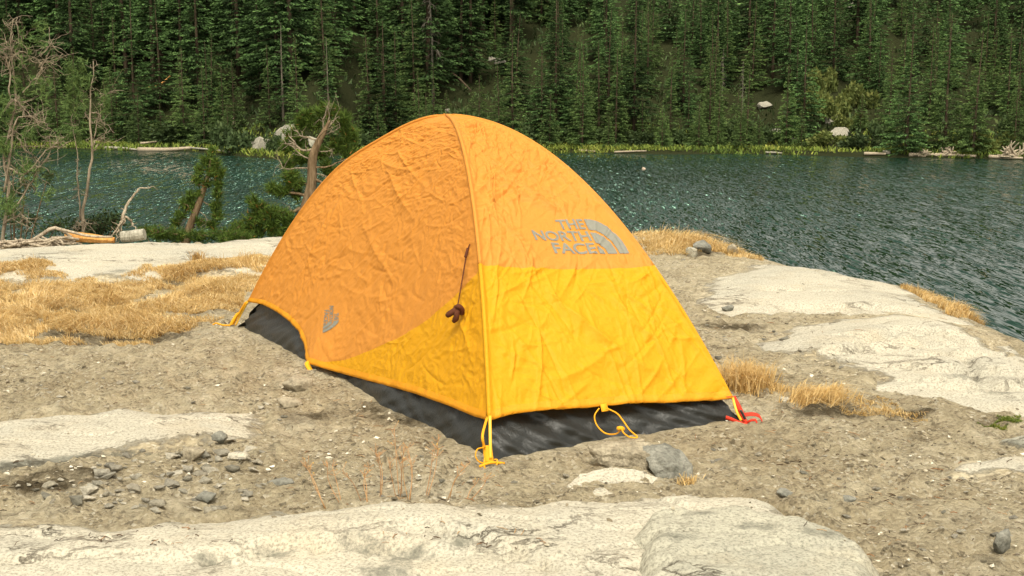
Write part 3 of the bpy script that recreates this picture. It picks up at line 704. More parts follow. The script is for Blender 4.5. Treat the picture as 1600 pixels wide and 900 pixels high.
cord('cord_bundle', [atY(712,481,yK), atY(717,479,yK-.02), atY(722,484,yK-.01), atY(721,490,yK)], .0115, BROWN, gl, n=20, sides=9)

# ------------------------------------------------------------------ stones
def hull_rock(seed, ax=(1,1,.6), n=16, sub=0, rough=.0, flat_=False):
    g = np.random.default_rng(seed); bm = bmesh.new()
    P = g.normal(size=(n,3)); P /= np.linalg.norm(P, axis=1)[:,None]; P *= g.uniform(.8, 1.08, (n,1)); P *= np.array(ax)
    for p in P: bm.verts.new(p)
    r = bmesh.ops.convex_hull(bm, input=bm.verts[:])
    bmesh.ops.delete(bm, geom=[e for e in r['geom_interior'] if isinstance(e, bmesh.types.BMVert)], context='VERTS')
    if sub:
        bmesh.ops.dissolve_limit(bm, angle_limit=.22, verts=bm.verts[:], edges=bm.edges[:])
        bmesh.ops.bevel(bm, geom=bm.edges[:], offset=.035, segments=1, affect='EDGES', profile=.6, clamp_overlap=True)
        bmesh.ops.triangulate(bm, faces=bm.faces[:])
        bmesh.ops.subdivide_edges(bm, edges=bm.edges[:], cuts=sub, use_grid_fill=True)
        bmesh.ops.triangulate(bm, faces=bm.faces[:])
    else: bmesh.ops.triangulate(bm, faces=bm.faces[:])
    bm.verts.index_update()
    V = np.array([v.co for v in bm.verts]); F = np.array([[v.index for v in f.verts] for f in bm.faces]); bm.free()
    if rough:
        N = V/(np.linalg.norm(V, axis=1)[:,None]+1e-9)
        V = V + N*(rough*(fbm(V[:,0]*2.6+V[:,2]*1.7+seed, V[:,1]*2.6-V[:,2]*1.3, seed, 4))[:,None])
    return V, F
STONE_ME = []
for i in range(10):
    V, F = hull_rock(300+i, (1, .62+.05*(i%4), .30+.06*(i%3)), 12+i%4, 0); STONE_ME.append(mk('stone', V, F, False))
for i in range(4):
    V, F = hull_rock(340+i, (1, .75, .5), 18, 1, .10); STONE_ME.append(mk('stone', V, F, True))
for m_ in STONE_ME: m_.materials.append(STONE)
def stone(px, py, wpx, label, group=None, tilt=.25, sink=.35, hsc=1., idx=None):
    p = at(px, py); w = wpx/FPX*p[1]/2*1.05
    o = bpy.data.objects.new('stone', STONE_ME[idx if idx is not None else random.randrange(len(STONE_ME))]); COL.objects.link(o)
    sc = w*random.uniform(.85,1.1)
    o.scale = (w, sc, sc*hsc); o.location = (p[0], p[1], p[2] + sc*.4*hsc*(1-2*sink))
    o.rotation_euler = (random.uniform(-tilt,tilt), random.uniform(-tilt,tilt), random.uniform(-.5,.5))
    return tag(o, label, 'stone', group)
def big_rock(name, label, px, py, wpx, hm, depth, seed, mat, yaw=0., ax=None, sink=.25, cat='rock', n=22):
    p = at(px, py); w = wpx/FPX*p[1]/2
    V, F = hull_rock(seed, (1,.9,.8), n, 2, .0); V = V*np.array([w, depth/.9, hm/.8])
    V = V*(1+.07*fbm(V[:,0]/w*2.3+seed, V[:,1]/w*2.3+V[:,2]/w*3, seed, 4)[:,None])
    ca, sa = math.cos(yaw), math.sin(yaw); V = np.stack([V[:,0]*ca-V[:,1]*sa, V[:,0]*sa+V[:,1]*ca, V[:,2]], -1)
    o = link(name, mk(name, V, F, True), mat, None, (p[0], p[1], p[2]+hm*(1-2*sink)))
    return tag(o, label, cat)
big_rock('rock', 'tan rock holding down the guy cord beside the left hem of the tent', 467, 608, 52, .050, .07, 501, ROCK_TAN, .1)
big_rock('rock', 'pale angular rock just below the tan rock at the left hem of the tent', 453, 634, 46, .036, .05, 502, ROCK_TAN, -.2)
def hull_px(name, label, pts, Y0, mat, rough, seed, cat='rock', cuts=2):
    """angular rock from corner points given as (px, py, depth offset)"""
    bm = bmesh.new(); P = [atY(a, b, Y0+c) for a, b, c in pts]; c0 = np.mean(P, 0)
    for p in P: bm.verts.new(p-c0)
    r = bmesh.ops.convex_hull(bm, input=bm.verts[:])
    bmesh.ops.delete(bm, geom=[e for e in r['geom_interior'] if isinstance(e, bmesh.types.BMVert)], context='VERTS')
    bmesh.ops.bevel(bm, geom=bm.edges[:], offset=.006, segments=1, affect='EDGES', clamp_overlap=True)
    bmesh.ops.triangulate(bm, faces=bm.faces[:])
    for _ in range(cuts): bmesh.ops.subdivide_edges(bm, edges=[e for e in bm.edges if e.calc_length() > .012], cuts=1); bmesh.ops.triangulate(bm, faces=bm.faces[:])
    bm.normal_update(); bm.verts.index_update(); V = np.array([v.co for v in bm.verts]); N = np.array([v.normal for v in bm.verts]); F = np.array([[v.index for v in f.verts] for f in bm.faces]); bm.free()
    V = V + N*(rough*fbm(V[:,0]*26+seed, V[:,1]*26+V[:,2]*34, seed, 4))[:,None]
    return tag(link(name, mk(name, V, F, False), mat, None, c0), label, cat)
Yr = float(at(965, 738)[1])
hull_px('rock', 'tan flat-topped rock with a dark broken underside in front of the tent', [(914,697,.13),(948,689,.16),(1002,689,.16),(1034,697,.12),(1016,712,.03),(962,700,.05),(924,704,.08),(934,726,.07),(962,734,.03),(1004,742,.02),(1030,735,.10),(1000,730,.16)], Yr, ROCK_TAN, .006, 507, cuts=3)
hull_px('rock', 'blue-grey wedge of rock leaning at the right end of the flat-topped rock', [(1000,697,.09),(1036,689,.12),(1066,703,.10),(1083,726,.05),(1084,748,.01),(1070,762,-.03),(1042,764,-.05),(1022,746,-.03),(1010,722,.01),(1040,722,-.02),(1060,760,.08)], Yr, ROCK_GREY, .006, 511, cuts=3)
Yq = float(at(955, 760)[1])
hull_px('rock', 'low pale slab of rock lying flat below the flat-topped rock', [(884,758,.02),(905,740,.10),(958,728,.16),(1008,736,.13),(1030,746,.09),(1012,768,-.02),(962,774,-.05),(900,772,-.04),(890,772,.02),(1016,780,.0),(960,786,-.03)], Yq, GRANITE, .004, 514, cuts=3)
big_rock('rock', 'small thin stone under the end of the yellow cord loop', 992, 690, 40, .012, .03, 516, ROCK_TAN)
big_rock('rock', 'dark rounded stone lying alone on the pale granite slab on the right', 1138, 485, 23, .030, .045, 520, ROCK_GREY, .2)
big_rock('rock', 'dark upright shard of rock at the bottom right corner', 1563, 862, 36, .055, .03, 523, ROCK_GREY, .9, None, .15)
big_rock('rock', 'brown pyramid-shaped rock with a dark face at the lower edge of the left granite slab', 303, 717, 40, .038, .04, 526, ROCK_TAN, .3)
big_rock('rock', 'grey block of rock standing on the lower right tip of the left granite slab', 344, 694, 29, .032, .03, 529, ROCK_GREY, .1)
big_rock('rock', 'pale flat stone right of the grey block by the left granite slab', 374, 716, 46, .016, .035, 531, GRANITE, .0)
big_rock('rock', 'flat dark stone lying in the dirt left of the dried weeds', 440, 757, 48, .016, .035, 533, ROCK_GREY, .15)
big_rock('rock', 'pale grey stone half buried below the left granite slab, the largest of the rubble', 322, 782, 42, .022, .04, 536, ROCK_GREY, -.3)
big_rock('rock', 'small pale stone at the foot of the charcoal tent floor near the red straps', 1114, 657, 20, .022, .02, 538, GRANITE, .2)
big_rock('rock', 'half-buried grey stone in the dirt right of the foreground slab', 1232, 771, 40, .018, .04, 541, ROCK_GREY, 0, None, .45)
big_rock('rock', 'small dark angular stone right of the half-buried grey stone', 1325, 783, 28, .018, .025, 543, ROCK_GREY, .4)
big_rock('rock', 'pale stone beside the straw tuft right of the tent', 1228, 627, 26, .014, .04, 544, GRANITE, .2)
big_rock('rock', 'dark boulder set into the grassy bank behind the tent on the right', 1098, 394, 38, .07, .15, 545, ROCK_GREY, .0)
big_rock('rock', 'grey boulder at the tip of the grassy bank behind the tent', 1200, 398, 34, .06, .15, 546, ROCK_GREY, .2)
big_rock('rock', 'pale slab of rock on top of the grassy bank behind the tent', 1155, 388, 70, .06, .25, 547, GRANITE, -.1)
big_rock('rock', 'small brown boulder in the straw of the bank behind the tent', 1145, 396, 16, .06, .10, 548, ROCK_TAN, .3)
big_rock('rock', 'tilted grey stone under the straw right behind the tent', 1080, 400, 18, .06, .1, 549, GRANITE_GREY, .3)

def scatter_px(poly, n, seed):
    g = np.random.default_rng(seed); P = np.array(poly, float); out=[]
    lo, hi = P.min(0), P.max(0)
    while len(out) < n:
        q = g.uniform(lo, hi)
        if inside(q[0:1], q[1:2], P)[0]:
            w = onz(*q)[:2]
            if sdist(w[0:1], w[1:2], TENT_BASE)[0] < -.03: out.append(q)
    return out
RUBBLE = [(215,705),(300,700),(360,690),(415,700),(410,735),(425,770),(330,805),(230,800),(60,790),(20,765),(120,740)]
for q in scatter_px(RUBBLE, 150, 11): stone(q[0], q[1], random.choice([10,11,12,13,14,16,18,22,28,36]), 'loose stone in the rubble between the two pale slabs at lower left', 'rubble between the left slabs', .4, .16, 1.05)
for q in scatter_px([(0,560),(330,560),(480,650),(720,720),(560,770),(440,740),(430,650),(330,628),(0,632)], 34, 12): stone(q[0], q[1], random.choice([9,10,11,12,14,17]), 'small stone in the open dirt left of the tent', 'stones in the dirt left of the tent', .3, .28)
for q in scatter_px([(1050,400),(1130,430),(1090,480),(1200,500),(1330,560),(1300,590),(1130,600),(1090,520),(1040,430)], 30, 13): stone(q[0], q[1], random.choice([8,9,10,11,13,16]), 'dark stone in the dirt between the tent and the right granite slabs', 'stones in the dirt right of the tent', .3, .28)
for q in scatter_px([(1100,690),(1330,670),(1590,770),(1590,890),(1420,870),(1330,810),(1200,760),(1090,750)], 42, 14): stone(q[0], q[1], random.choice([9,10,11,12,15,19]), 'small stone in the dirt at lower right beyond the foreground slab', 'stones in the dirt at lower right', .3, .28)
for q in scatter_px([(480,770),(560,740),(740,745),(900,740),(930,765),(700,778),(560,780)], 16, 15): stone(q[0], q[1], random.choice([9,10,12,15,20]), 'small stone along the far edge of the foreground slab', 'stones along the foreground slab', .3, .28)

def pebbles():
    g = np.random.default_rng(5); base = [hull_rock(700+i, (1,.75,.55), 8, 0) for i in range(6)]; S = Soup()
    N = 22000; u = g.uniform(-.1, 1.1, N)*1600; v = 900 - 470*g.uniform(0, 1, N)**.9
    d = np.array([onz(a,b) for a,b in zip(u,v)]); x, y = d[:,0], d[:,1]
    sd = bluff_sd(x, y); t = tent_mask(x, y); dens = .30+.9*gn(x*1.4, y*1.4, 77)
    dz = dirt_h(x, y); gz = ground_h(x, y); onslab = gz > dz+.004
    k = (sd > -.1) & (t < -.02) & ((g.uniform(0,1,N) < dens+.15) ) & (~onslab | (g.uniform(0,1,N) < .035))
    k &= np.hypot(x, y) > 1.5
    x, y, gz = x[k], y[k], gz[k]
    for i in range(len(x)):
        V, F = base[g.integers(6)]; r = min(.002+.0052*g.exponential(), .019)*(.7+.07*y[i]); a = g.uniform(0, 6.28); c, s = math.cos(a), math.sin(a)
        Q = V*np.array([r, r*g.uniform(.5,1), r*g.uniform(.45,.9)]); Q = np.stack([Q[:,0]*c-Q[:,1]*s, Q[:,0]*s+Q[:,1]*c, Q[:,2]], -1)
        S.add(Q+np.array([x[i], y[i], gz[i]+r*.12]), F, g.choice([g.uniform(0,.25), g.uniform(0,1)**.9], p=[.4,.6]))
    tag(link('gravel', S.mesh('gravel', smooth=False), PEBBLE), 'small gravel strewn over the dirt', None, None, 'stuff')
pebbles()
def litter():
    g = np.random.default_rng(6); S = Soup(); N = 1500
    u = g.uniform(0, 1600, N); v = 880-430*g.uniform(0,1,N)
    for a, b in zip(u, v):
        p = onz(a, b)
        if bluff_sd(p[0:1], p[1:2])[0] < .05 or tent_mask(p[0:1], p[1:2])[0] > -.02 or gn(p[0]*1.1+7, p[1]*1.1, 78) < -.02: continue
        L = g.uniform(.012,.055)*(.6+.06*p[1]); an = g.uniform(0, 3.14); z = float(ground_h(p[0:1], p[1:2])[0])+.003
        e = np.array([math.cos(an), math.sin(an), g.uniform(-.1,.15)])*L/2; m_ = np.array([-math.sin(an), math.cos(an), 0])*L*.06*g.choice([-1,1])
        V, F = tube([[p[0]-e[0],p[1]-e[1],z-e[2]],[p[0]+m_[0],p[1]+m_[1],z+.003],[p[0]+e[0],p[1]+e[1],z+e[2]]], g.uniform(.0007,.0017), 4)
        S.add(V, F, g.choice([.0,.05,.1,.55,.8]))
    tag(link('twig_litter', S.mesh('twig_litter'), tone_mat('twig_litter',[(0,(.045,.028,.016)),(.5,(.28,.14,.06)),(1,(.5,.36,.2))])), 'bits of twig and bark strewn over the dirt', None, None, 'stuff')
litter()

# ------------------------------------------------------------------ dry grass
def blades(S, x, y, z, h, wdt, lean, g, tone, az=None, curl=1.):
    n = len(x); a = g.uniform(0, 2*np.pi, n) if az is None else az + g.normal(0, .7, n)
    l = np.abs(g.normal(lean, lean*.5, n)); dx, dy = np.cos(a), np.sin(a)
    b = g.uniform(0, 2*np.pi, n); wx, wy = np.cos(b)*wdt, np.sin(b)*wdt
    P0 = np.stack([x,y,z-.01],-1); P1 = np.stack([x+dx*l*h*.35, y+dy*l*h*.35, z+h*.55],-1); P2 = np.stack([x+dx*l*h*1.15*curl, y+dy*l*h*1.15*curl, z+h*np.clip(1-.45*l,.25,1)],-1)
    Wd = np.stack([wx,wy,0*wx],-1)
    V = np.stack([P0-Wd,P0+Wd,P1+Wd*.7,P1-Wd*.7,P2],1).reshape(-1,3); i = np.arange(n)[:,None]*5
    S.add(V, [i+np.array([[0,1,2,3]]), i+np.array([[3,2,4]])], np.repeat(tone, 5))
def grass_field(name, label, poly, n, hh, seed, thr=-.15, sc=2.2, lean=1.15, kind='stuff', clump=True, edge_soft=.25, mat=STRAW, tonec=.6):
    g = np.random.default_rng(seed); P = wpoly(poly); lo, hi = P.min(0), P.max(0)
    x = g.uniform(lo[0], hi[0], n*4); y = g.uniform(lo[1], hi[1], n*4)
    sd = sdist(x, y, P); m_ = fbm(x*sc, y*sc*1.25, seed, 3)
    k = (sd + .10*fbm(x*3,y*3,seed+2,3) > 0) & (m_ > thr - .3*sstep(0,edge_soft,sd)) & (bluff_sd(x,y) > -.5)
    for p, r in HUMUS_SHADE[:9]: k &= np.hypot((x-p[0])*.62, (y-p[1])*1.5) > r*(.50+.2*gn(x*7,y*7,8))
    x, y, m_ = x[k][:n], y[k][:n], m_[k][:n]
    z = ground_h(x, y); cl = .6+.75*np.clip(m_+.25, 0, 1)*(1+.4*gn(x*6,y*6,seed+4))
    S = Soup(); blades(S, x, y, z, hh*cl*g.uniform(.45,1.25,len(x))*(.35+.65*sstep(-.02,.3,sd[k][:n])), .0013+.00014*y, lean, g, np.clip(tonec+.25*gn(x*2.6,y*2.6,seed+5)+g.normal(0,.27,len(x)),0,1), 3.5*gn(x*1.6,y*2.2,seed+6)-1.2)
    return tag(link(name, S.mesh(name), mat), label, None, None, kind)
grass_field('dry_grass', 'matted golden dry grass covering the ground left of the tent', [(-260,430),(0,424),(80,420),(110,436),(180,442),(230,426),(300,422),(400,408),(440,402),(425,450),(385,470),(375,492),(330,500),(270,518),(200,536),(120,528),(60,540),(0,532),(-260,560)], 86000, .088, 21, -.14, 2.6, tonec=.68)
grass_field('dry_grass', 'golden dry grass on the bank behind the tent', [(985,362),(1040,352),(1095,366),(1150,380),(1195,398),(1150,400),(1110,392),(1060,404),(1010,400)], 9000, .15, 22, -.5, 2.)
grass_field('dry_grass', 'golden grass fringe on the lake edge at right', [(1405,432),(1440,428),(1490,452),(1520,474),(1512,486),(1480,478),(1440,452)], 7000, .20, 23, -.7, 2., .8)
grass_field('dry_grass', 'thin brown grass trailing right of the straw tufts', [(1290,622),(1400,632),(1480,656),(1470,668),(1400,660),(1320,650)], 1500, .03, 24, -.05, 4.)
grass_field('dry_grass', 'sparse olive moss and grass in the dirt near the right edge', [(1530,662),(1600,648),(1600,672),(1550,680)], 1500, .03, 25, -.1, 5., mat=MEADOW)
def tuft(label, px, py, wpx, hpx, n, seed, az=None, lean=.7, name='grass_tuft', group=None, tonec=.6):
    p = at(px, py); w = wpx/FPX*p[1]/2; h = hpx/FPX*p[1]; g = np.random.default_rng(seed)
    x = p[0]+g.normal(0, w*.42, n); y = p[1]+g.normal(0, min(w,.25)*.4, n); z = ground_h(x, y)
    S = Soup(); blades(S, x, y, z, h*g.uniform(.5,1.15,n), .0012+.00014*p[1], lean, g, np.clip(tonec+g.normal(0,.2,n),0,1), az)
    o = link(name, S.mesh(name, p), STRAW, None, p); return tag(o, label, 'grass tuft', group)
tuft('bushy golden grass tuft right of the tent corner, left one of two', 1165, 606, 78, 56, 1300, 31)
tuft('low sprawling golden grass tuft right of the tent, trailing to the right', 1272, 630, 92, 34, 1100, 32, 0., 1.1)
tuft('small golden grass wisp joining the two tufts right of the tent', 1212, 612, 60, 16, 220, 33)
tuft('small tuft of straw at the foot of the blue-grey wedge of rock', 1075, 756, 40, 18, 70, 34, None, 1.1)
tuft('tall wispy straw seed heads standing above the bank behind the tent', 1050, 368, 60, 34, 260, 35, None, .3)
tuft('dry grass wisp on the far left granite slab above the straw', 308, 411, 30, 26, 120, 36, None, .5, tonec=.2)
tuft('grass wisp with red seed heads at the edge of the straw left of the tent', 392, 412, 60, 24, 160, 37, None, .4)
tuft('thin grass wisp at the water edge left of the golden fringe', 1450, 446, 90, 34, 300, 38, None, .5)
tuft('straw hanging over the lake edge at the right border', 1560, 500, 80, 30, 420, 39, None, .9, tonec=.3)
tuft('olive grass tuft at the lip of the slab by the water', 1280, 416, 26, 16, 60, 40, None, .4, tonec=.1)
for i, (px, hpx) in enumerate([(1322,14),(1336,20),(1345,16),(1362,14),(1388,22),(1402,12)]):
    tuft('upright green-gold grass stalk poking above the right slab at the water', px, 428+(px-1322)*.14, 7, hpx, 26, 400+i, None, .15, group='stalks along the lake edge', tonec=.25)
# dried weeds with seed heads in the foreground
def weed(px, py, tops, seed, label):
    p = at(px, py); g = np.random.default_rng(seed); t = thing('dried_weed', label, 'plant', p, 'dried weeds before the tent')
    for tx, ty, br in tops:
        T = atY(tx, ty, p[1]+g.uniform(-.08,.08)); b0 = p + np.array([(tx-px)*.0006, g.uniform(-.02,.02), -.01])
        m_ = (b0+T)/2 + np.array([g.normal(0,.008), g.normal(0,.008), .01]); P = smooth_path([b0, m_, T], 8)
        S = Soup(); S.add(*tube(P, np.linspace(.0016,.0009,8), 5), a=g.uniform(.2,.7))
        Hd = Soup()
        for k in range(br):
            a = g.uniform(-1.2,1.2); L = g.uniform(.012,.032); s0 = P[-1-g.integers(0,3)]
            e = s0 + np.array([math.sin(a)*L, g.normal(0,.008), abs(math.cos(a))*L]); S.add(*tube([s0, (s0+e)/2+[0,0,-.002], e], .0009, 4), a=.4)
            V, F = hull_rock(int(g.integers(20)), (.0032,.0032,.0026), 7); Hd.add(V+e, F, g.choice([.3,.6,.9]))
        st = link('stem', S.mesh('stem', p), STEM, t)
        if br: link('seed_head', Hd.mesh('seed_head', p), STEM, st)
weed(520,786,[(474,722,7),(481,726,4)], 51, 'single dried weed stalk leaning left, leftmost of the foreground weeds')
weed(540,786,[(519,728,6),(512,722,5)], 52, 'dried weed stalk with a brown head, second from the left in the foreground')
weed(575,782,[(535,735,3),(568,742,6),(577,730,8)], 53, 'short dried weed with yellow flower heads in the foreground')
weed(596,778,[(586,706,8),(592,712,5)], 54, 'dried weed stalk with a branching top in the middle of the foreground weeds')
weed(626,780,[(616,668,5),(619,705,4),(606,714,4),(632,698,5)], 55, 'tallest reddish dried weed stalk in the foreground')
weed(640,780,[(637,700,6),(640,716,4),(630,712,3)], 56, 'dense reddish dried weed right of the tallest stalk')
weed(660,778,[(684,690,14),(676,704,5)], 57, 'dried weed with an umbrella-shaped head near the tent floor')
weed(690,780,[(735,722,7),(722,734,3)], 58, 'dried weed leaning right toward the tent corner')
weed(722,782,[(762,744,7),(745,755,4)], 59, 'low pale dried weed leaning right below the tent corner')

# ------------------------------------------------------------------ conifers beyond the lake
def conifer(seed, H=15., Rm=2.2, bare=.08, whorls=46, nb=9, spl=.36, droop=.35, taper=.85, gap=.12, ragged=.25):
    """crown of needle sprays and a trunk; real metres, base at the origin"""
    g = np.random.default_rng(seed); S = Soup(); T = Soup()
    bend = g.normal(0, .012, 2)*H
    cx = lambda z: np.stack([bend[0]*(z/H)**2, bend[1]*(z/H)**2, z], -1)
    zz = np.linspace(0, H*.985, 9); P = cx(zz); P[0,2] = -.5
    T.add(*tube(P, np.linspace(H*.0125, .012, 9), 7), a=.5)
    sect = g.uniform(.65, 1.2, 8)
    hs = bare + (1-bare)*(np.arange(whorls)+g.uniform(-.4,.4,whorls))/whorls
    Vs=[]; As=[]
    for f in np.clip(hs, bare, .995):
        prof = (1-f)**(taper*1.12)*(.6+.4*min(1,(f-bare)/.10+.25)); L0 = Rm*1.1*prof + .06
        for k in range(max(4, int(nb*(.45+.65*(1-f))))):
            if g.random() < gap: continue
            a = g.uniform(0, 6.283); L = L0*g.uniform(1-ragged*1.6, 1+ragged*.6)*sect[int(a/6.283*8)%8]
            dr = droop*g.uniform(.5,1.4)*(1-.6*f) - .45*f**3; n = max(4, int(L/spl*7.0)); q = np.sqrt(g.uniform(.03,1,n)); 
            d = np.array([math.cos(a), math.sin(a)]); w = np.array([-d[1], d[0]])
            z0 = f*H; r = q*L
            z = z0 - dr*r*(1-.35*q) + g.normal(0,.03,n)
            off = (1-q*.75)*L*.23*g.uniform(-1,1,n)
            C0 = np.stack([d[0]*r+w[0]*off, d[1]*r+w[1]*off, z],-1) + (cx(np.full(n,z0))-np.array([0,0,1])*z0)
            sl = spl*g.uniform(.6,1.35,n)*(.55+.45*(1-f)); sa = np.sign(off)*g.uniform(.2,.9,n)
            dirv = np.stack([d[0]*np.cos(sa)+w[0]*np.sin(sa), d[1]*np.cos(sa)+w[1]*np.sin(sa), -dr*1.1+g.normal(0,.18,n)],-1)
            dirv /= np.linalg.norm(dirv,axis=1)[:,None]; sd_ = np.cross(dirv, g.normal(0,1,(n,3))*[.55,.55,1]); sd_ /= np.linalg.norm(sd_,axis=1)[:,None]
            ww = sl*g.uniform(.11,.21,n)
            V = np.stack([C0, C0+dirv*(sl*.45)[:,None]+sd_*ww[:,None], C0+dirv*sl[:,None], C0+dirv*(sl*.45)[:,None]-sd_*ww[:,None]],1)
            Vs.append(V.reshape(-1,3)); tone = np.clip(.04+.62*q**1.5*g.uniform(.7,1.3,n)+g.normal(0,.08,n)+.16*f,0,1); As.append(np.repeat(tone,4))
        if f < .8 and g.random() < .5:
            a = g.uniform(0,6.28); e = np.array([math.cos(a)*L0*.6, math.sin(a)*L0*.6, f*H-droop*L0*.3]); s0 = cx(np.array([f*H]))[0]
            T.add(*tube([s0,(s0+e)/2+[0,0,.03],e],[.03,.02,.008],4,False), a=.4)
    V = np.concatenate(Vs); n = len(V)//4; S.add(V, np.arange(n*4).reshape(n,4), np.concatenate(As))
    return S.mesh('crown', smooth=False), T.mesh('trunk')
def snag(seed, H=14., nb=40, tufts=0):
    g = np.random.default_rng(seed); T = Soup(); zz = np.linspace(0,H,10); P = np.stack([np.cumsum(g.normal(0,.05,10)), np.cumsum(g.normal(0,.05,10)), zz],-1); P[0,2]=-.5
    T.add(*tube(P, np.linspace(H*.013,.02,10), 7), a=.5)
    for i in range(nb):
        f = g.uniform(.3,.98); a = g.uniform(0,6.28); L = g.uniform(.5,1.9)*(1.15-f); s0 = np.array([np.interp(f*H,zz,P[:,0]),np.interp(f*H,zz,P[:,1]),f*H]); d = np.array([math.cos(a),math.sin(a),0])
        m_ = s0+d*L*.6+[0,0,-.1*L]; e = s0+d*L*1.0+[0,0,-.55*L]; T.add(*tube(smooth_path([s0,m_,e],6), np.linspace(.045,.012,6), 4, False), a=.6)
        for k in range(2):
            w = e+g.normal(0,.25,3)*L; T.add(*tube([m_,(m_+w)/2,w],[.02,.015,.008],4,False), a=.6)
    return T.mesh('trunk')
PROTO = {
 'tall': [conifer(i, 22, 3.6, b, 64, 10, .42, .42, .95, .14, .35) for i, b in ((1,.06),(2,.14),(3,.20),(4,.10))],
 'mid':  [conifer(10+i, 12, 2.4, .03, 54, 9, .29, .30, 1.0, .12, .3) for i in range(4)],
 'slim': [conifer(20+i, 9, 1.45, .03, 52, 8, .22, .25, .95, .12, .3) for i in range(3)],
 'young':[conifer(30+i, 4.5, 1.3, .02, 32, 9, .19, .12, .9, .10, .25) for i in range(4)],
 'thin': [conifer(40+i, 11, 1.5, .14, 44, 8, .28, .25, .85, .22, .4) for i in range(3)]}
PH = dict(tall=22, mid=12, slim=9, young=4.5, thin=11)
SNAGS = [snag(60+i) for i in range(2)]
for k, L in PROTO.items():
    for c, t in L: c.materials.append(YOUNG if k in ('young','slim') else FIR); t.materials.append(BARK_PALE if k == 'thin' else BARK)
SNAGWOOD = bark('snag_wood', (.09,.078,.06), (.22,.195,.155), (3,3,.8))
for s_ in SNAGS: s_.materials.append(SNAGWOOD)
NT = [0]
def far_tree(p, kind, H, label, group=None, cat='tree', wide=1.):
    names = dict(tall='fir_tree', mid='fir_tree', slim='spire_fir', young='young_fir', thin='thin_pine', snag='dead_tree')
    t = thing(names[kind], label, cat, p, group)
    if kind == 'snag':
        o = bpy.data.objects.new('trunk', random.choice(SNAGS)); COL.objects.link(o); o.parent = t; s = H/14
    else:
        c, tr = random.choice(PROTO[kind]); s = H/PH[kind]
        for nm, me in (('crown', c), ('trunk', tr)):
            o = bpy.data.objects.new(nm, me); COL.objects.link(o); o.parent = t
    t.scale = (s*wide, s*wide, s); t.rotation_euler = (random.gauss(0,.012), random.gauss(0,.012), random.uniform(0,6.28)); NT[0] += 1
    return t
PLACED = []
def hero(px, by, ty, kind, label, wide=1., group=None):
    p = at_far(px, by); H = (by-ty)/FPX*np.hypot(p[0],p[1])*1.0; PLACED.append((p[0],p[1])); return far_tree(p, kind, H, label, group, wide=wide)
hero(846,218,66,'mid','bushy dark fir right behind the tent peak with drooping branches', 1.1)
hero(602,216,36,'mid','pointed fir standing left of the tent peak, tallest of its cluster at the waterline', 1.25)
hero(578,214,52,'slim','narrow fir leaning against the left side of the cluster left of the tent peak')
hero(619,214,52,'slim','narrow fir on the right side of the cluster left of the tent peak')
hero(443,190,40,'thin','thin pine with a pale bare lower trunk above the shore boulders', 1.2)
hero(422,200,75,'slim','slim fir just left of the thin pale-trunked pine')
hero(465,196,60,'slim','slim fir just right of the thin pale-trunked pine')
hero(326,214,70,'mid','dark pointed fir at the waterline above the floating logs', .9)
hero(350,212,108,'young','small spiky fir just right of the dark pointed fir above the logs', .7)
hero(367,212,98,'young','small spiky fir with a tan broken stub below it, left of the shore boulders', .65)
hero(935,216,66,'slim','narrow dark spire fir with a pale tip right of the tent peak', 1.1)
hero(898,216,55,'mid','dark fir between the drooping fir and the pale-tipped spire')
hero(1416,240,50,'mid','wide dark fir at the waterline, largest near the right shore', .95)
hero(1228,228,108,'young','dark bushy young fir standing in the grass by the small boulders', .6)
hero(1252,232,165,'young','small dark fir right of the bushy young fir by the small boulders', .6)
hero(1255,214,32,'mid','tall fir above the yellow-green clearing on the right')
hero(1476,238,36,'slim','tall narrow fir left of the root wads on the right shore')
hero(1520,240,60,'slim','narrow fir behind the end of the long bleached log')
hero(1590,236,90,'slim','slim fir at the extreme right edge of the far shore')
hero(1075,222,110,'mid','mid green bushy fir on the shore right of the tent', .9)
hero(1108,220,85,'slim','slim fir with a grey tip on the shore right of the tent')
hero(1150,215,140,'young','blue-green young fir left of the bare pale stems on the shore')
hero(1004,222,150,'young','brownish young pine on the shore right of the tent', .7)
hero(868,-0+205,-40,'tall','tall fir rising out of the frame above the drooping fir')
hero(990,205,-30,'tall','tall fir with long upturned branches, right of the pale-tipped spire')
hero(668,162,-190,'tall','tall fir with a thick bare trunk left of the grey snag')
hero(676,165,-60,'snag','grey dead snag with drooping bare branches above the tent peak')
hero(513,180,62,'thin','broken-topped pine with a short pale trunk left of the cluster')
hero(1128,160,80,'snag','short pale bare stem among the trees right of the tent')
hero(1160,180,100,'snag','forked pale dead stem near the boulders on the right slope')
hero(240,130,-170,'tall','tall fir with a visible trunk in the dark stand at upper left')
hero(720,125,-140,'tall','tall trunk with high branches on the slope above the tent peak, left one')
hero(735,128,-130,'tall','tall trunk with high branches on the slope above the tent peak, right one')
LAND = [(20,'above the tangled dead tree'),(75,'left of the slender dead tree'),(150,'above the slender dead tree'),(235,'above the long waterline log'),(325,'above the pine sapling'),(400,'above the shore boulders'),(480,'above the gnarled pine'),
  (560,"above the tent's left shoulder"),(625,'just left of the tent peak'),(690,'above the tent peak'),(760,'just right of the tent peak'),(830,"above the tent's right shoulder"),(910,'right of the tent roof'),(1005,'above the lake rock'),(1090,'right of the lake rock'),
  (1165,'left of the boulders'),(1230,'just left of the boulders'),(1305,'above the clearing boulders'),(1375,'right of the boulders'),(1440,'above the bleached pile'),(1490,'above the long bleached log'),(1545,'left of the root wad'),(1590,'above the root wad')]
ORD = ['leftmost','second from left','third from left','fourth from left','fifth from left','sixth from left','seventh from left']
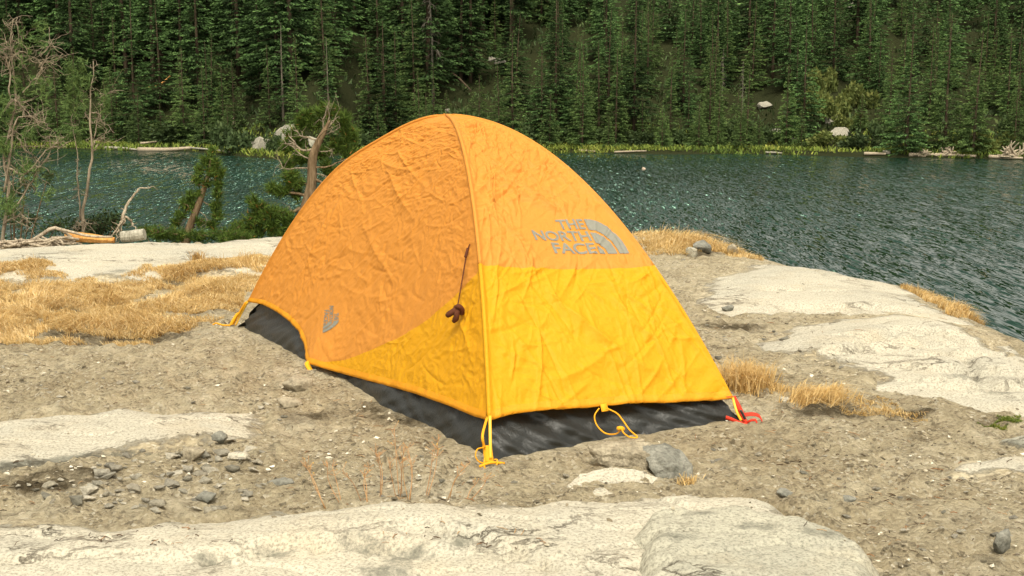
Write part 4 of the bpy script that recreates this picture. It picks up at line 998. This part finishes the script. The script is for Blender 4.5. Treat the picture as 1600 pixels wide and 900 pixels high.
def name_trees(items):
    by = {}
    for px, stem, row, args in items:
        lm = min(LAND, key=lambda q: abs(q[0]-px))[1]; by.setdefault(f'{stem} {row} {lm}', []).append((px, stem, args))
    for lab, L in by.items():
        L.sort(key=lambda q: q[0])
        for i, (px, stem, args) in enumerate(L):
            far_tree(*args, lab if len(L) == 1 else f'{lab}, {ORD[min(i,6)]}', stem+'s on the far slope')
def name_items(items, fn):
    by = {}
    for px, stem, row, *args in items:
        lm = min(LAND, key=lambda q: abs(q[0]-px))[1]; by.setdefault(f'{stem} {row} {lm}', []).append((px, args))
    for lab, L in by.items():
        L.sort(key=lambda q: q[0])
        for i, (px, args) in enumerate(L): fn(lab if len(L) == 1 else f'{lab}, {ORD[min(i,6)]}', *args)
def fill():
    g = np.random.default_rng(21); tries = 0; items = []
    while len(items) < 292 and tries < 60000:
        tries += 1
        shore = len(items) < 75; dpt = g.uniform(2.2, 7) if shore else g.uniform(0, 1)**1.1*38 + 6; px = g.uniform(-60, 1660); y0 = 112+dpt; x = (px-800)/FPX*y0*1.01
        y = shore_y(np.array([x]))[0] + dpt; px = 800 + x/y*FPX
        left = px < 860
        if shore and (375 < px < 510 or 1260 < px < 1380): continue
        mind = (2.5 if left else 2.1) + .02*dpt
        if shore: mind *= .62
        if any((x-a)**2+(y-b)**2 < mind*mind for a, b in PLACED): continue
        if (1170 < px < 1390) and dpt < 22 and g.random() < .8: continue
        z = float(far_h(np.array([x]), np.array([y]))[0])
        if left:
            kind = g.choice(['tall','mid','slim','young','thin'], p=[.46,.32,.12,.10,.0]) if dpt > 11 else g.choice(['mid','slim','young','thin'], p=[.10,.27,.63,.0])
            H = dict(tall=g.uniform(17,27), mid=g.uniform(8,14), slim=g.uniform(6,11), young=g.uniform(2.5,5), thin=g.uniform(8,13))[kind]
        else:
            kind = g.choice(['tall','mid','slim','young','thin'], p=[.16,.40,.34,.10,.0]) if dpt > 11 else g.choice(['mid','slim','young','thin'], p=[.05,.29,.66,.0])
            H = dict(tall=g.uniform(12,19), mid=g.uniform(6.5,11), slim=g.uniform(5,9), young=g.uniform(2.2,4.6), thin=g.uniform(6,11))[kind]
        row = 'at the far waterline' if dpt < 11 else ('mid-slope' if dpt < 26 else 'high up')
        desc = dict(tall='tall dark fir', mid='dense green fir', slim='narrow spire fir', young='small bushy fir', thin='thin half-bare conifer')[kind]
        items.append((px, desc, row, ((x, y, z), kind, H))); PLACED.append((x, y))
    name_trees(items)
fill()
# the wood beyond the individual trees, further up the slope
def far_wood():
    g = np.random.default_rng(22); S = Soup(); src = []
    for me in (PROTO['mid'][0][0], PROTO['mid'][1][0], PROTO['tall'][1][0]):
        n = len(me.vertices); V0 = np.empty(n*3, np.float32); me.vertices.foreach_get('co', V0)
        A0 = np.empty(n, np.float32); me.attributes['tone'].data.foreach_get('value', A0); H0 = V0.reshape(-1,3)[:,2].max(); src.append((V0.reshape(-1,4,3)/H0, A0.reshape(-1,4)))
    for i in range(510):
        dpt = g.uniform(0,1)**1.3*88+34; y0 = 107+dpt; x = g.uniform(-.50,.50)*y0
        if i >= 400: dpt = g.uniform(3, 42); y0 = 107+dpt; x = g.uniform(.45,.72)*y0*g.choice([-1,1])
        y = shore_y(np.array([x]))[0]+dpt; z = float(far_h(np.array([x]), np.array([y]))[0])
        V0, A0 = src[g.integers(3)]; k = g.random(len(V0)) < 1300/len(V0); s = g.uniform(10,21) if x < 6 else g.uniform(7,14); a = g.uniform(0,6.28); c, q = math.cos(a), math.sin(a)
        V = V0[k]*s; m_ = V.mean(1,keepdims=True); V = ((V-m_)*1.9+m_).reshape(-1,3)
        V = np.stack([V[:,0]*c-V[:,1]*q, V[:,0]*q+V[:,1]*c, V[:,2]],-1)+[x,y,z]
        S.add(V, np.arange(len(V)).reshape(-1,4), A0[k].ravel())
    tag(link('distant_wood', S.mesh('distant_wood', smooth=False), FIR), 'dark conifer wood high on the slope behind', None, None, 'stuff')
far_wood()

# ------------------------------------------------------------------ far shore: shrubs, grass, boulders, driftwood
def leaf_ball(seed, n, w=1., d=.7, h=.8, ls=.10, lumps=7):
    g = np.random.default_rng(seed); S = Soup()
    C0 = np.stack([g.uniform(-.75,.75,lumps)*w, g.uniform(-.7,.7,lumps)*d, g.uniform(.15,.75,lumps)*h],-1); Rr = g.uniform(.22,.48,lumps)
    i = g.integers(0, lumps, n); v = g.normal(size=(n,3)); v /= np.linalg.norm(v,axis=1)[:,None]
    P = C0[i] + v*(Rr[i]*g.uniform(.35,1.1,n)**.6)[:,None]*np.array([w,d,h]); P[:,2] = np.maximum(P[:,2], .02)
    a = g.normal(size=(n,3))+v*.6; a /= np.linalg.norm(a,axis=1)[:,None]; b = np.cross(a, g.normal(size=(n,3))); b /= np.linalg.norm(b,axis=1)[:,None]
    s = (ls*g.uniform(.5,1.4,n))[:,None]
    V = np.stack([P, P+a*s*.5+b*s*.28, P+a*s, P+a*s*.5-b*s*.28],1).reshape(-1,3)
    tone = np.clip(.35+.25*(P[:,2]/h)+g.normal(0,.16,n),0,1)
    S.add(V, np.arange(n*4).reshape(n,4), np.repeat(tone,4)); return S
SHRUB_ME = []
for i in range(5):
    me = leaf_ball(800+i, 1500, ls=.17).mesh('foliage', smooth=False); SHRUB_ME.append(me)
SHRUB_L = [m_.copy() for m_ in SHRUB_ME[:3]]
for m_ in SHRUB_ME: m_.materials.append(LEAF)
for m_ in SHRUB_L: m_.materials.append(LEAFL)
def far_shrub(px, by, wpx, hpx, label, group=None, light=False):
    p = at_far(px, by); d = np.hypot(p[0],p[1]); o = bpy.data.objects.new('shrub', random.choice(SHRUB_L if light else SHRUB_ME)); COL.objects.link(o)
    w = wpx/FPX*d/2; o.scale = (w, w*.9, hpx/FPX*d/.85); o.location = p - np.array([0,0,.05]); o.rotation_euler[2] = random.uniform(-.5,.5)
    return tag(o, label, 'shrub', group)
far_shrub(365,236,70,42,'rounded dark shrub at the waterline left of the shore boulders')
far_shrub(215,218,60,38,'blue-green shrub at the waterline right of the thin dead tree')
far_shrub(285,222,110,30,'wide low shrub bank above the floating logs')
far_shrub(430,240,40,36,'dark shrub growing against the shore boulders')
far_shrub(1345,234,70,26,'low dark shrub on the grassy strip of the right shore')
SHQ = []
for q in [(60,222,80,26),(130,220,70,26),(520,232,60,34),(560,232,70,30),(640,226,60,36),(760,226,60,40),(800,222,60,36),(740,200,60,30),(690,200,50,34)]:
    SHQ.append((q[0], 'dark green shrub', 'on the far shore', q, False))
for q in [(880,224,60,26),(925,226,60,20),(965,226,70,24),(1010,228,60,24),(1055,226,60,30),(1105,228,60,26),(1150,224,70,36),(1190,226,50,30),(1290,228,60,24),(1310,190,60,40),(1340,170,60,40),(1270,180,50,40),(1450,236,50,20),(1500,238,60,22),(1560,240,70,30),(1585,225,60,40),(1330,205,50,26),(1290,150,50,40),(1375,215,40,24)]:
    SHQ.append((q[0], 'light green shrub' if q[0]%3==0 or 1265 < q[0] < 1345 else 'green shrub', 'on the far shore' if q[1] > 218 else 'mid-slope', q, q[0]%3==0 or 1265 < q[0] < 1345))
name_items(SHQ, lambda lab, q, li: far_shrub(*q, lab, 'shrubs on the far shore', li))
def shore_grass():
    g = np.random.default_rng(33); N = 40000; x = g.uniform(-62, 70, N); y = shore_y(x)+1.2*gn(x*.12,0*x,201)*0+g.uniform(-.2,1,N)**1.3*8.5+.2
    k = np.isfinite(y); d = gn(x*.09, 0*x, 34); k = g.uniform(0,1,N) < .55+.8*d
    x, y = x[k], y[k]; z = far_h(x, y); kk = z > WATER-.05; x,y,z = x[kk],y[kk],z[kk]; S = Soup()
    blades(S, x, y, z, g.uniform(.2,.6,len(x)), .06, .7, g, np.clip(.5+.35*gn(x*.2,y*.3,35)+g.normal(0,.16,len(x)),0,1))
    tag(link('shore_grass', S.mesh('shore_grass'), MEADOW), 'yellow-green grass strip along the far waterline', None, None, 'stuff')
    # undergrowth scattered up the slope
    N = 30000; dpt = g.uniform(3,60,N); u = g.uniform(-.5,.5,N); y = 107+dpt; x = u*y; y = shore_y(x)+dpt; z = far_h(x,y)
    k = gn(x*.12,y*.12,36) + gn(x*.5,y*.5,37)*.5 > -.05; x,y,z = x[k],y[k],z[k]; S = Soup()
    blades(S, x, y, z, g.uniform(.3,.8,len(x)), .09, .8, g, np.clip(.35+.3*gn(x*.2,y*.2,38)+g.normal(0,.18,len(x)),0,1))
    tag(link('undergrowth', S.mesh('undergrowth'), LEAF), 'low undergrowth on the forest slope', None, None, 'stuff')
shore_grass()
SHOREROCK = rock_mat('shore_rock', (.40,.37,.30), (.20,.19,.15))
def far_rock(px, by, wpx, hpx, label, seed, mat=None, group=None, cat='boulder'):
    p = at_far(px, by); d = np.hypot(p[0],p[1]); w = wpx/FPX*d/2; h = hpx/FPX*d/2
    V, F = hull_rock(seed, (1,.8,.9), 16, 1, 0); V = V*np.array([w, w, h*1.25]); V = V*(1+.12*fbm(V[:,0]/w*2+seed,V[:,1]/w*2+V[:,2]/h,seed,3)[:,None])
    return tag(link('boulder', mk('boulder', V, F, False), mat or SHOREROCK, None, (p[0],p[1],p[2]+h*.45)), label, cat, group)
far_rock(408,236,42,34,'pale boulder at the far waterline, left of the gnarled pine top', 901)
far_rock(452,228,46,44,'tall pale boulder behind the top of the gnarled pine', 902)
far_rock(488,232,24,26,'grey boulder partly behind the gnarled pine crown', 903, GRANITE_GREY)
far_rock(1300,192,26,18,'pale boulder in the yellow-green clearing on the right slope', 904)
far_rock(1312,212,34,18,'flat pale boulder below the clearing on the right slope', 905)
far_rock(1284,218,16,18,'small pale boulder by the young fir on the right shore', 906)
far_rock(1195,168,30,12,'pale rock ledge on the right slope between the trees', 907)
far_rock(1212,208,18,12,'pale rock beside the small dark firs on the right shore', 908)
name_items([(q[0], 'small pale rock', 'at the far shore' if q[1] > 200 else 'on the far slope', q, i) for i, q in enumerate([(770,95,20,10),(782,100,24,12),(240,128,14,8),(1120,212,12,8),(1240,222,14,8),(1270,226,12,8),(1330,12,20,10),(1385,240,14,8),(700,176,12,8),(1240,10,16,6)])],
           lambda lab, q, i: far_rock(*q, lab, 920+i, None, 'rocks on the far slope'))
def log_at(name, label, pts, r, mat=GREYWOOD, cat='log', far=True, dz=.12, sides=8, group=None):
    P = [at_far(a,b)+np.array([0,0,dz]) for a,b in pts] if far else pts
    P = smooth_path(P, 10); c = P.mean(0); V, F = tube(P, np.linspace(r, r*.6, 10), sides)
    return tag(link(name, mk(name, V-c, F, True), mat, None, c), label, cat, group)
log_at('driftwood_log', 'long pale log lying on the far waterline left of the gnarled pine', [(216,236),(260,236),(300,234)], .22, DEADWOOD)
log_at('driftwood_log', 'short pale branch resting on top of the long waterline log', [(220,231),(232,230),(246,228)], .10, DEADWOOD, dz=.4)
log_at('driftwood_log', 'dark half-sunk log right behind the thin dead tree', [(165,233),(190,234),(214,236)], .14, GREYWOOD)
log_at('driftwood_log', 'thin grey log on the far shore at the end of the long waterline log', [(298,234),(330,236),(360,240)], .09, GREYWOOD)
log_at('driftwood_log', 'pale stick on the grass right of the tent by the far water', [(905,238),(918,238),(930,239)], .10, DEADWOOD)
log_at('driftwood_log', 'pale log on the far shore right of the tent', [(960,240),(985,239),(1010,239)], .09, DEADWOOD)
log_at('driftwood_log', 'long bleached log along the right far waterline', [(1420,245),(1470,245),(1525,247)], .17, DEADWOOD)
log_at('driftwood_log', 'short bleached log left of the long one on the right far waterline', [(1350,243),(1368,243),(1384,243)], .15, DEADWOOD)
log_at('driftwood_log', 'bleached log under the root wad at the right edge', [(1545,248),(1570,249),(1598,250)], .16, DEADWOOD)
log_at('driftwood_log', 'dark log on the right far waterline below the young firs', [(1196,241),(1210,241),(1222,242)], .10, GREYWOOD)
log_at('fallen_log', 'leaning dead trunk lying on the slope above the tent peak', [(704,128),(720,142),(736,158)], .12, BARK, dz=1.0)
log_at('fallen_log', 'orange-brown fallen trunk on the dark slope at upper left', [(230,146),(250,140),(266,128)], .13, ORANGEWOOD, dz=.5)
log_at('stump', 'pale broken stump beneath the small spiky fir at the left', [(365,205),(365,196),(365,190)], .22, DEADWOOD, cat='stump', dz=.2)
def root_wad(px, by, wpx, hpx, seed, label):
    p = at_far(px, by); d = np.hypot(p[0],p[1]); w = wpx/FPX*d/2; h = hpx/FPX*d; g = np.random.default_rng(seed); S = Soup()
    for i in range(34):
        a = g.uniform(0,3.14); e = np.array([math.cos(a)*w*g.uniform(.4,1.1), g.normal(0,.4), math.sin(a)*h*g.uniform(.4,1.05)]); m_ = e*.5+g.normal(0,.15,3)
        S.add(*tube(smooth_path([[g.normal(0,w*.3),0,.05],m_,e],6), np.linspace(g.uniform(.08,.16),.03,6), 5), a=.5)
    tag(link('root_wad', S.mesh('root_wad'), DEADWOOD, None, p), label, 'root wad')
root_wad(1583,246,50,26,41,'tangled bleached root wad at the right edge of the far shore')
root_wad(1482,243,26,14,42,'small bleached root wad on the long log at right')
root_wad(1443,244,34,9,43,'flat pile of bleached wood at the right far waterline')
p = onz(1006,264,WATER); V, F = hull_rock(77,(1,.8,.9),14,1,0); V = V*np.array([.17,.15,.17]); V = V*(1+.1*fbm(V[:,0]*5,V[:,1]*5,3,3)[:,None])
tag(link('rock', mk('rock', V, F, True), flat('pale_wet_rock', (.58,.44,.33), .5, .4, .35, 8), None, p+[0,0,-.02]), 'small pale rock breaking the lake surface right of the tent', 'rock')

# ------------------------------------------------------------------ near bank: gnarled pine, saplings, dead trees, driftwood
def needle_tufts(S, C, D, g, L=.07, n=26, w=.0035, spread=.75, tone=.5):
    """C centres, D directions of the twig tips"""
    C = np.repeat(C, n, 0); D = np.repeat(D, n, 0); m_ = len(C)
    C = C - D*(g.uniform(0, 1, m_)*L*1.3)[:,None]
    v = D + g.normal(0, spread, (m_,3)); v /= np.linalg.norm(v,axis=1)[:,None]; b = np.cross(v, g.normal(size=(m_,3))); b /= np.linalg.norm(b,axis=1)[:,None]
    l = (L*g.uniform(.6,1.25,m_))[:,None]
    V = np.stack([C-b*w, C+b*w, C+v*l],1).reshape(-1,3)
    S.add(V, np.arange(m_*3).reshape(-1,3), np.repeat(np.clip(tone+g.normal(0,.22,m_),0,1),3))
def px_path(pts, Y, n=14, jit=0., g=None):
    P = np.array([atY(a, b, Y+(c[0] if c else 0)) for a, b, *c in pts])
    return smooth_path(P, n)
def pine_tree(name, label, Y, trunk, radii, limbs, clumps, seed, dead=(), L=.075, ntuft=26, groundz=None):
    g = np.random.default_rng(seed); P = px_path(trunk, Y, 26); base = P[0].copy()
    t = thing(name, label, 'tree', base); T = Soup(); T.add(*tube(P, np.interp(np.linspace(0,1,26), np.linspace(0,1,len(radii)), radii), 9), a=.5)
    Bk = Soup(); N_ = Soup(); deads = []
    for l, r in limbs:
        Q = px_path(l, Y, 12); Q += np.cumsum(g.normal(0,.006,(12,3)),0); B1 = Soup(); B1.add(*tube(Q, np.linspace(r, r*.3, 12), 6), a=.5); link('branch', B1.mesh('branch', base), PINEBARK, t)
    for l, r in dead:
        D_ = Soup(); deads.append(D_); r = r*.8; Q = px_path(l, Y, 12); Q[1:] += np.cumsum(g.normal(0,.006,(11,3)),0); D_.add(*tube(Q, np.linspace(r, r*.25, 12), 6), a=.7)
        for k in range(int(5+r*250)):
            i = g.integers(3,12); d = Q[i]-Q[i-1]; d /= np.linalg.norm(d); d = d + g.normal(0,.75,3); d /= np.linalg.norm(d); ln = g.uniform(.05,.16)
            m_ = Q[i]+d*ln*.5; e = m_+(d+g.normal(0,.4,3))*ln*.5; D_.add(*tube([Q[i],m_,e],[r*.35,r*.25,.0015],4,False), a=.8)
            if g.random() < .6: e2 = m_+(d+g.normal(0,.7,3))*ln*.5; D_.add(*tube([m_,(m_+e2)/2,e2],[r*.22,r*.16,.0015],4,False), a=.8)
    for (cx_, cy_, rx, ry, n, *dy) in clumps:
        n = int(n*1.2); c = atY(cx_, cy_, Y+(dy[0] if dy else 0)); sx = rx/FPX*Y; sy = ry/FPX*Y; v = g.normal(size=(n,3)); v /= np.linalg.norm(v,axis=1)[:,None]
        C = c + v*g.uniform(.3,1.05,n)[:,None]*np.array([sx,(sx+sy)*.5,sy]); D = v*.7+np.array([0,0,.65])+g.normal(0,.3,(n,3)); D /= np.linalg.norm(D,axis=1)[:,None]
        needle_tufts(N_, C, D, g, L, ntuft, .0046, .6, .5)
        for i in range(0, n, 3): Bk.add(*tube([c+(C[i]-c)*.1, (c+C[i])/2+[0,0,-.01], C[i]], [.006,.004,.002], 4, False), a=.4)
    link('trunk', T.mesh('trunk', base), PINEBARK, t)
    if Bk.n: tag(link('twigs', Bk.mesh('twigs', base), PINEBARK, t), kind='stuff')
    for D_ in deads: link('dead_branch', D_.mesh('dead_branch', base), DEADTREE, t)
    if N_.n: link('foliage', N_.mesh('foliage', base, False), PINE, t)
    return t
pine_tree('gnarled_pine', 'gnarled pine with a bare bleached top behind the left side of the tent', 13.2,
  [(466,392),(474,340),(480,318),(487,285),(488,252),(493,232),(506,206),(515,188)], [.082,.07,.062,.055,.05,.042,.030,.012],
  [([(474,326),(455,332),(430,336),(405,330)],.022),([(480,305),(455,302),(432,304),(415,300)],.018),([(484,290),(468,285),(450,290)],.014),([(490,280),(510,288),(525,290)],.02),([(484,310),(500,322),(520,318)],.016),([(492,238),(500,215),(520,200)],.014),([(490,262),(515,258),(540,245)],.014)],
  [(512,172,20,14,46,.25),(535,185,16,16,40,.25),(545,210,16,18,44,.3),(525,225,18,16,40,.35),(545,238,14,12,30,.3),(490,188,13,12,30,.3),(470,192,12,12,28,.35),(455,208,12,12,26,.3),(448,228,14,10,26,.3),(470,218,12,10,20,.4),
   (478,178,14,10,28,.3),(500,240,16,12,30,.4),(470,245,20,12,36,.3),(450,256,16,9,26,.25),(512,262,16,14,36,.3),(535,272,16,12,30,.25),(520,290,18,12,34,.25),(545,288,14,10,24,.2),
   (452,272,16,10,28,.0),(462,284,16,9,28,.0),(440,296,18,9,34,.0),(425,292,10,7,16,.0),(462,300,14,8,22,.1),(510,310,14,10,24,.2),
   (395,312,9,9,18,-.1),(405,322,16,9,34,-.1),(425,330,20,9,40,-.1),(447,338,18,9,36,-.1),(400,340,22,10,44,-.1),(380,352,18,9,34,-.1),(425,352,24,12,54,-.1),(455,358,20,12,44,-.1),(395,362,24,10,44,-.1),(372,368,16,8,28,-.1),(440,372,24,10,44,-.1)],
  61, [([(492,234),(480,236),(468,233),(460,222),(452,212)],.020),([(490,250),(475,244),(458,232),(444,224)],.013),([(487,262),(465,263),(445,264),(440,258)],.014),([(498,222),(488,216),(478,210),(468,200)],.016),([(506,206),(502,190),(505,178)],.012),([(508,204),(518,192),(524,178)],.012),([(512,195),(512,182),(508,170)],.010),([(500,215),(515,205),(530,196)],.010),([(492,235),(505,240),(520,236)],.010),([(488,270),(505,276),(522,280)],.009),([(478,318),(460,334),(448,335)],.012)])
pine_tree('young_pine', 'small leaning pine sapling at the lake edge left of the gnarled pine', 12.9,
  [(288,384),(298,350),(308,325),(317,300),(326,270),(330,240)], [.05,.042,.036,.03,.018,.006],
  [([(306,330),(296,322),(288,318)],.008),([(312,315),(328,322),(340,330)],.008),([(320,290),(306,285),(300,276)],.008),([(322,280),(338,272),(345,266)],.008),([(300,345),(318,348),(330,352)],.008)],
  [(330,236,5,10,14),(322,250,9,8,18),(337,252,9,8,18),(312,264,10,7,18),(332,266,12,8,22),(345,268,7,7,14),(308,280,8,7,14),(322,284,10,7,16),(340,284,9,8,18),(312,300,9,7,14),(298,305,9,7,16),(340,300,8,9,16),(288,318,10,8,18),(300,320,8,7,12),(338,318,9,8,18),(282,334,10,7,16),(340,335,10,8,18),(330,348,12,7,16),(312,345,10,7,12),(275,345,8,6,12)],
  62, [([(304,335),(285,346),(278,352)],.006),([(310,330),(325,340),(318,352)],.006)], .07, 22)
def shrub_near(label, Y, clumps, seed, mat=PINE, leaf=False):
    g = np.random.default_rng(seed); N_ = Soup(); B = Soup(); base = atY(clumps[0][0], 388, Y); base[2] = float(ground_h(base[0:1], base[1:2])[0]); t = thing('bank_shrub', label, 'shrub', base)
    for (cx_, cy_, rx, ry, n) in clumps:
        c = atY(cx_, cy_, Y+g.uniform(-.15,.15)); sx = rx/FPX*Y; sy = ry/FPX*Y; v = g.normal(size=(n,3)); v /= np.linalg.norm(v,axis=1)[:,None]
        C = c+v*g.uniform(.2,1.05,n)[:,None]*np.array([sx,sx*.8,sy]); D = v*.6+np.array([0,0,.7])+g.normal(0,.3,(n,3)); D /= np.linalg.norm(D,axis=1)[:,None]
        if leaf:
            m_ = n*9; CC = np.repeat(C,9,0)+g.normal(0,.035,(m_,3)); a = g.normal(size=(m_,3)); a /= np.linalg.norm(a,axis=1)[:,None]; b = np.cross(a,g.normal(size=(m_,3))); b /= np.linalg.norm(b,axis=1)[:,None]; s = g.uniform(.02,.05,(m_,1))
            N_.add(np.stack([CC,CC+a*s*.5+b*s*.25,CC+a*s,CC+a*s*.5-b*s*.25],1).reshape(-1,3), np.arange(m_*4).reshape(-1,4), np.repeat(np.clip(.4+g.normal(0,.2,m_),0,1),4))
        else: needle_tufts(N_, C, D, g, .07, 20, .0036, .7, .45)
        B.add(*tube([[base[0]+(c[0]-base[0])*.3, base[1], min(base[2], c[2]-.1)], (base+c)/2, c], [.012,.009,.004], 5, False), a=.4)
        for i in range(0, n, 4): B.add(*tube([c,(c+C[i])/2,C[i]],[.005,.004,.0015],4,False), a=.4)
    link('foliage', N_.mesh('foliage', base, False), mat, t); link('stems', B.mesh('stems', base), PINEBARK, t)
shrub_near('low dark shrub on the bank between the bent driftwood and the pine sapling', 12.7, [(250,362,30,12,60),(280,366,24,10,44),(225,360,20,12,40),(310,366,26,9,44)], 71)
shrub_near('low dark green shrub on the bank behind the orange split log', 12.6, [(140,352,26,14,56),(165,350,22,16,50),(120,358,20,12,40),(180,345,14,12,26),(150,362,30,8,44)], 72, LEAF, True)
shrub_near('dark low pine shrub between the sapling and the gnarled pine', 12.8, [(345,366,24,10,44),(365,360,20,10,34),(385,372,20,8,34)], 73)
shrub_near('dark leafy shrub among the bare branches at the left edge', 12.4, [(20,300,22,20,30),(40,285,16,14,20),(75,275,12,10,22),(15,335,24,18,30),(45,345,24,16,34),(90,352,24,14,30),(20,262,18,16,18)], 74, LEAF, True)
shrub_near('small bright pine bough low on the bank beside the gnarled pine', 12.5, [(365,366,14,7,20),(350,372,16,6,20)], 75)
def dead_tree(label, Y, stems, seed, twigs=60, tl=(.08,.30), rb=.0022, name='dead_tree', green=(), cat='dead tree', levels=1):
    g = np.random.default_rng(seed); b0 = px_path(stems[0][0], Y, 4)[0]; t = thing(name, label, cat, b0); first = True
    for pts, r in stems:
        S = Soup(); Q = px_path(pts, Y, 22); Q[1:] += np.cumsum(g.normal(0,.007,(21,3)),0)*np.array([1,1.5,.8]); rr = np.linspace(r*.7, max(r*.16,.002), 22); S.add(*tube(Q, rr, 7), a=.6)
        for k in range(int(twigs*len(Q)/22*max(.4,r/.02)**.4)):
            i = g.integers(4,22); d = Q[i]-Q[i-1]; d /= np.linalg.norm(d); d = d*.5+g.normal(0,.8,3); d /= np.linalg.norm(d); ln = g.uniform(*tl); p0 = Q[i]; pts_=[p0]
            for j in range(4): d = d+g.normal(0,.45,3); d /= np.linalg.norm(d); p0 = p0+d*ln/4; pts_.append(p0)
            S.add(*tube(smooth_path(pts_,7), np.linspace(max(rr[i]*.4,.003),.0014,7), 4, False), a=.7)
            for j in range(levels*2):
                q = pts_[g.integers(1,4)]; e = q+g.normal(0,.4,3)*ln; S.add(*tube([q,(q+e)/2+g.normal(0,.015,3),e],[.0028,.002,.001],4,False), a=.7)
        link('trunk' if first else 'limb', S.mesh('limb', b0), DEADTREE if name == 'dead_tree' else DEADWOOD, t); first = False
    if green:
        N_ = Soup()
        for (cx_, cy_, rx, ry, n) in green:
            c = atY(cx_, cy_, Y); v = g.normal(size=(n,3)); C = c+v*.55*np.array([rx,rx*.8,ry])/FPX*Y; D = g.normal(0,.5,(n,3))+[0,0,.5]; D /= np.linalg.norm(D,axis=1)[:,None]
            needle_tufts(N_, C, D, g, .06, 18, .0032, .8, .55)
        link('foliage', N_.mesh('foliage', b0, False), YOUNG, t)
    return t
dead_tree('tangled dead tree with bleached crooked limbs at the left edge', 11.6,
  [([(2,395),(4,340),(8,290),(2,250),(12,200),(18,150),(14,90),(20,30)],.028),([(6,300),(20,240),(30,190),(50,180),(62,190)],.016),([(16,150),(8,90),(0,82)],.012),([(18,155),(30,165),(55,188),(70,192)],.013),([(16,95),(30,85),(48,100)],.010),([(15,110),(20,60),(16,40)],.008),
   ([(20,215),(10,250),(25,280),(12,310)],.010),([(60,105),(75,80),(78,45)],.008),([(35,145),(55,125),(66,105),(75,85)],.009),([(10,260),(40,270),(70,235),(85,222)],.016),([(28,212),(45,240),(52,250)],.011),([(20,330),(60,262),(85,222)],.012),([(5,350),(30,340),(50,352)],.010),([(4,120),(14,112),(24,90),(28,55)],.007)], 81, 17, (.06,.26), levels=1, green=[(65,50,12,16,12),(68,130,10,16,14),(10,225,16,18,40),(15,320,18,18,50),(35,70,22,26,12),(30,130,18,22,12),(45,260,18,16,34),(8,160,10,20,24),(72,300,14,12,12),(40,205,14,16,9)])
dead_tree('slender bare dead tree with one snaking top beside the lake', 12.2,
  [([(128,375),(129,340),(134,310),(140,280),(146,240),(144,205),(142,180),(143,150),(150,125),(151,98)],.026),([(144,192),(132,172),(120,150),(110,145)],.013),([(142,176),(152,180),(156,190),(154,195)],.010),([(126,345),(124,300),(122,262),(120,220),(116,190),(118,175)],.012),([(146,225),(158,215),(165,200)],.010),([(146,236),(160,230),(180,232)],.010),([(130,345),(136,350),(142,352)],.012),([(129,348),(124,352),(120,360)],.010),([(147,215),(160,165),(172,150)],.008)], 82, 9, (.05,.2), green=[(112,110,7,16,20),(120,128,8,10,16),(136,125,6,9,14),(112,135,10,12,18),(125,155,14,10,16),(108,165,12,12,18),(165,160,6,16,14),(128,95,6,8,8),(115,205,20,10,18),(100,215,16,8,12)])
dead_tree('bent bleached driftwood stump standing on splayed roots', 11.9,
  [([(193,348),(195,335),(202,318),(210,303),(222,292),(232,289)],.026),([(193,340),(186,352),(182,368),(180,374)],.018),([(194,340),(192,358),(191,374)],.015),([(196,338),(201,352),(204,368)],.016),([(195,342),(186,360),(188,372)],.010)], 83, 7, (.03,.10), name='driftwood_stump', cat='stump', levels=0)
V, F = tube(px_path([(190,370),(205,369),(226,366)], 11.7, 8), [.052,.055,.055,.056,.056,.057,.056,.054], 12); c0 = V.mean(0)
tag(link('cut_log', mk('cut_log', V-c0, F, False), GREYWOOD, None, c0), 'short grey cut log lying right of the driftwood roots', 'log')
def plank():
    P = px_path([(105,372),(125,371),(150,373),(178,375)], 11.7, 10); r = np.linspace(.062,.030,10); V, F = tube(P, r, 7)
    V = V + .008*np.stack([gn(V[:,0]*9,V[:,2]*9,i) for i in (1,2,3)],-1); c0 = V.mean(0)
    tag(link('split_log', mk('split_log', V-c0, F, False), ORANGEWOOD, None, c0), 'split log with fresh orange wood at the lake side edge of the left slab', 'log')
plank()
log_at('driftwood_log', 'grey branch arching over the driftwood pile left of the orange split log', px_path([(30,384),(58,372),(82,356),(100,362),(112,372)], 11.6, 8), .022, DEADWOOD, far=False)
log_at('driftwood_log', 'thin bleached branch lying on top of the orange split log', px_path([(88,357),(110,362),(140,369),(176,370)], 11.55, 8), .016, DEADWOOD, far=False)
def pile():
    g = np.random.default_rng(9); S = Soup()
    for i in range(150):
        px = g.uniform(-60,112); py = 388-.10*px*.5+g.uniform(-9,4); p = atY(px, py, 11.5+g.uniform(-.2,.2)); a = g.normal(0,.5); L = g.uniform(.05,.28)
        e = np.array([math.cos(a)*L, g.normal(0,.06), g.normal(0,.045)]); S.add(*tube(smooth_path([p-e/2, p+g.normal(0,.015,3), p+e/2],5), g.uniform(.004,.016), 5), a=g.uniform(0,1))
    tag(link('driftwood_pile', S.mesh('driftwood_pile'), DEADWOOD), 'heap of broken driftwood at the back left of the granite', None, None, 'stuff')
pile()
print('far trees', NT[0])
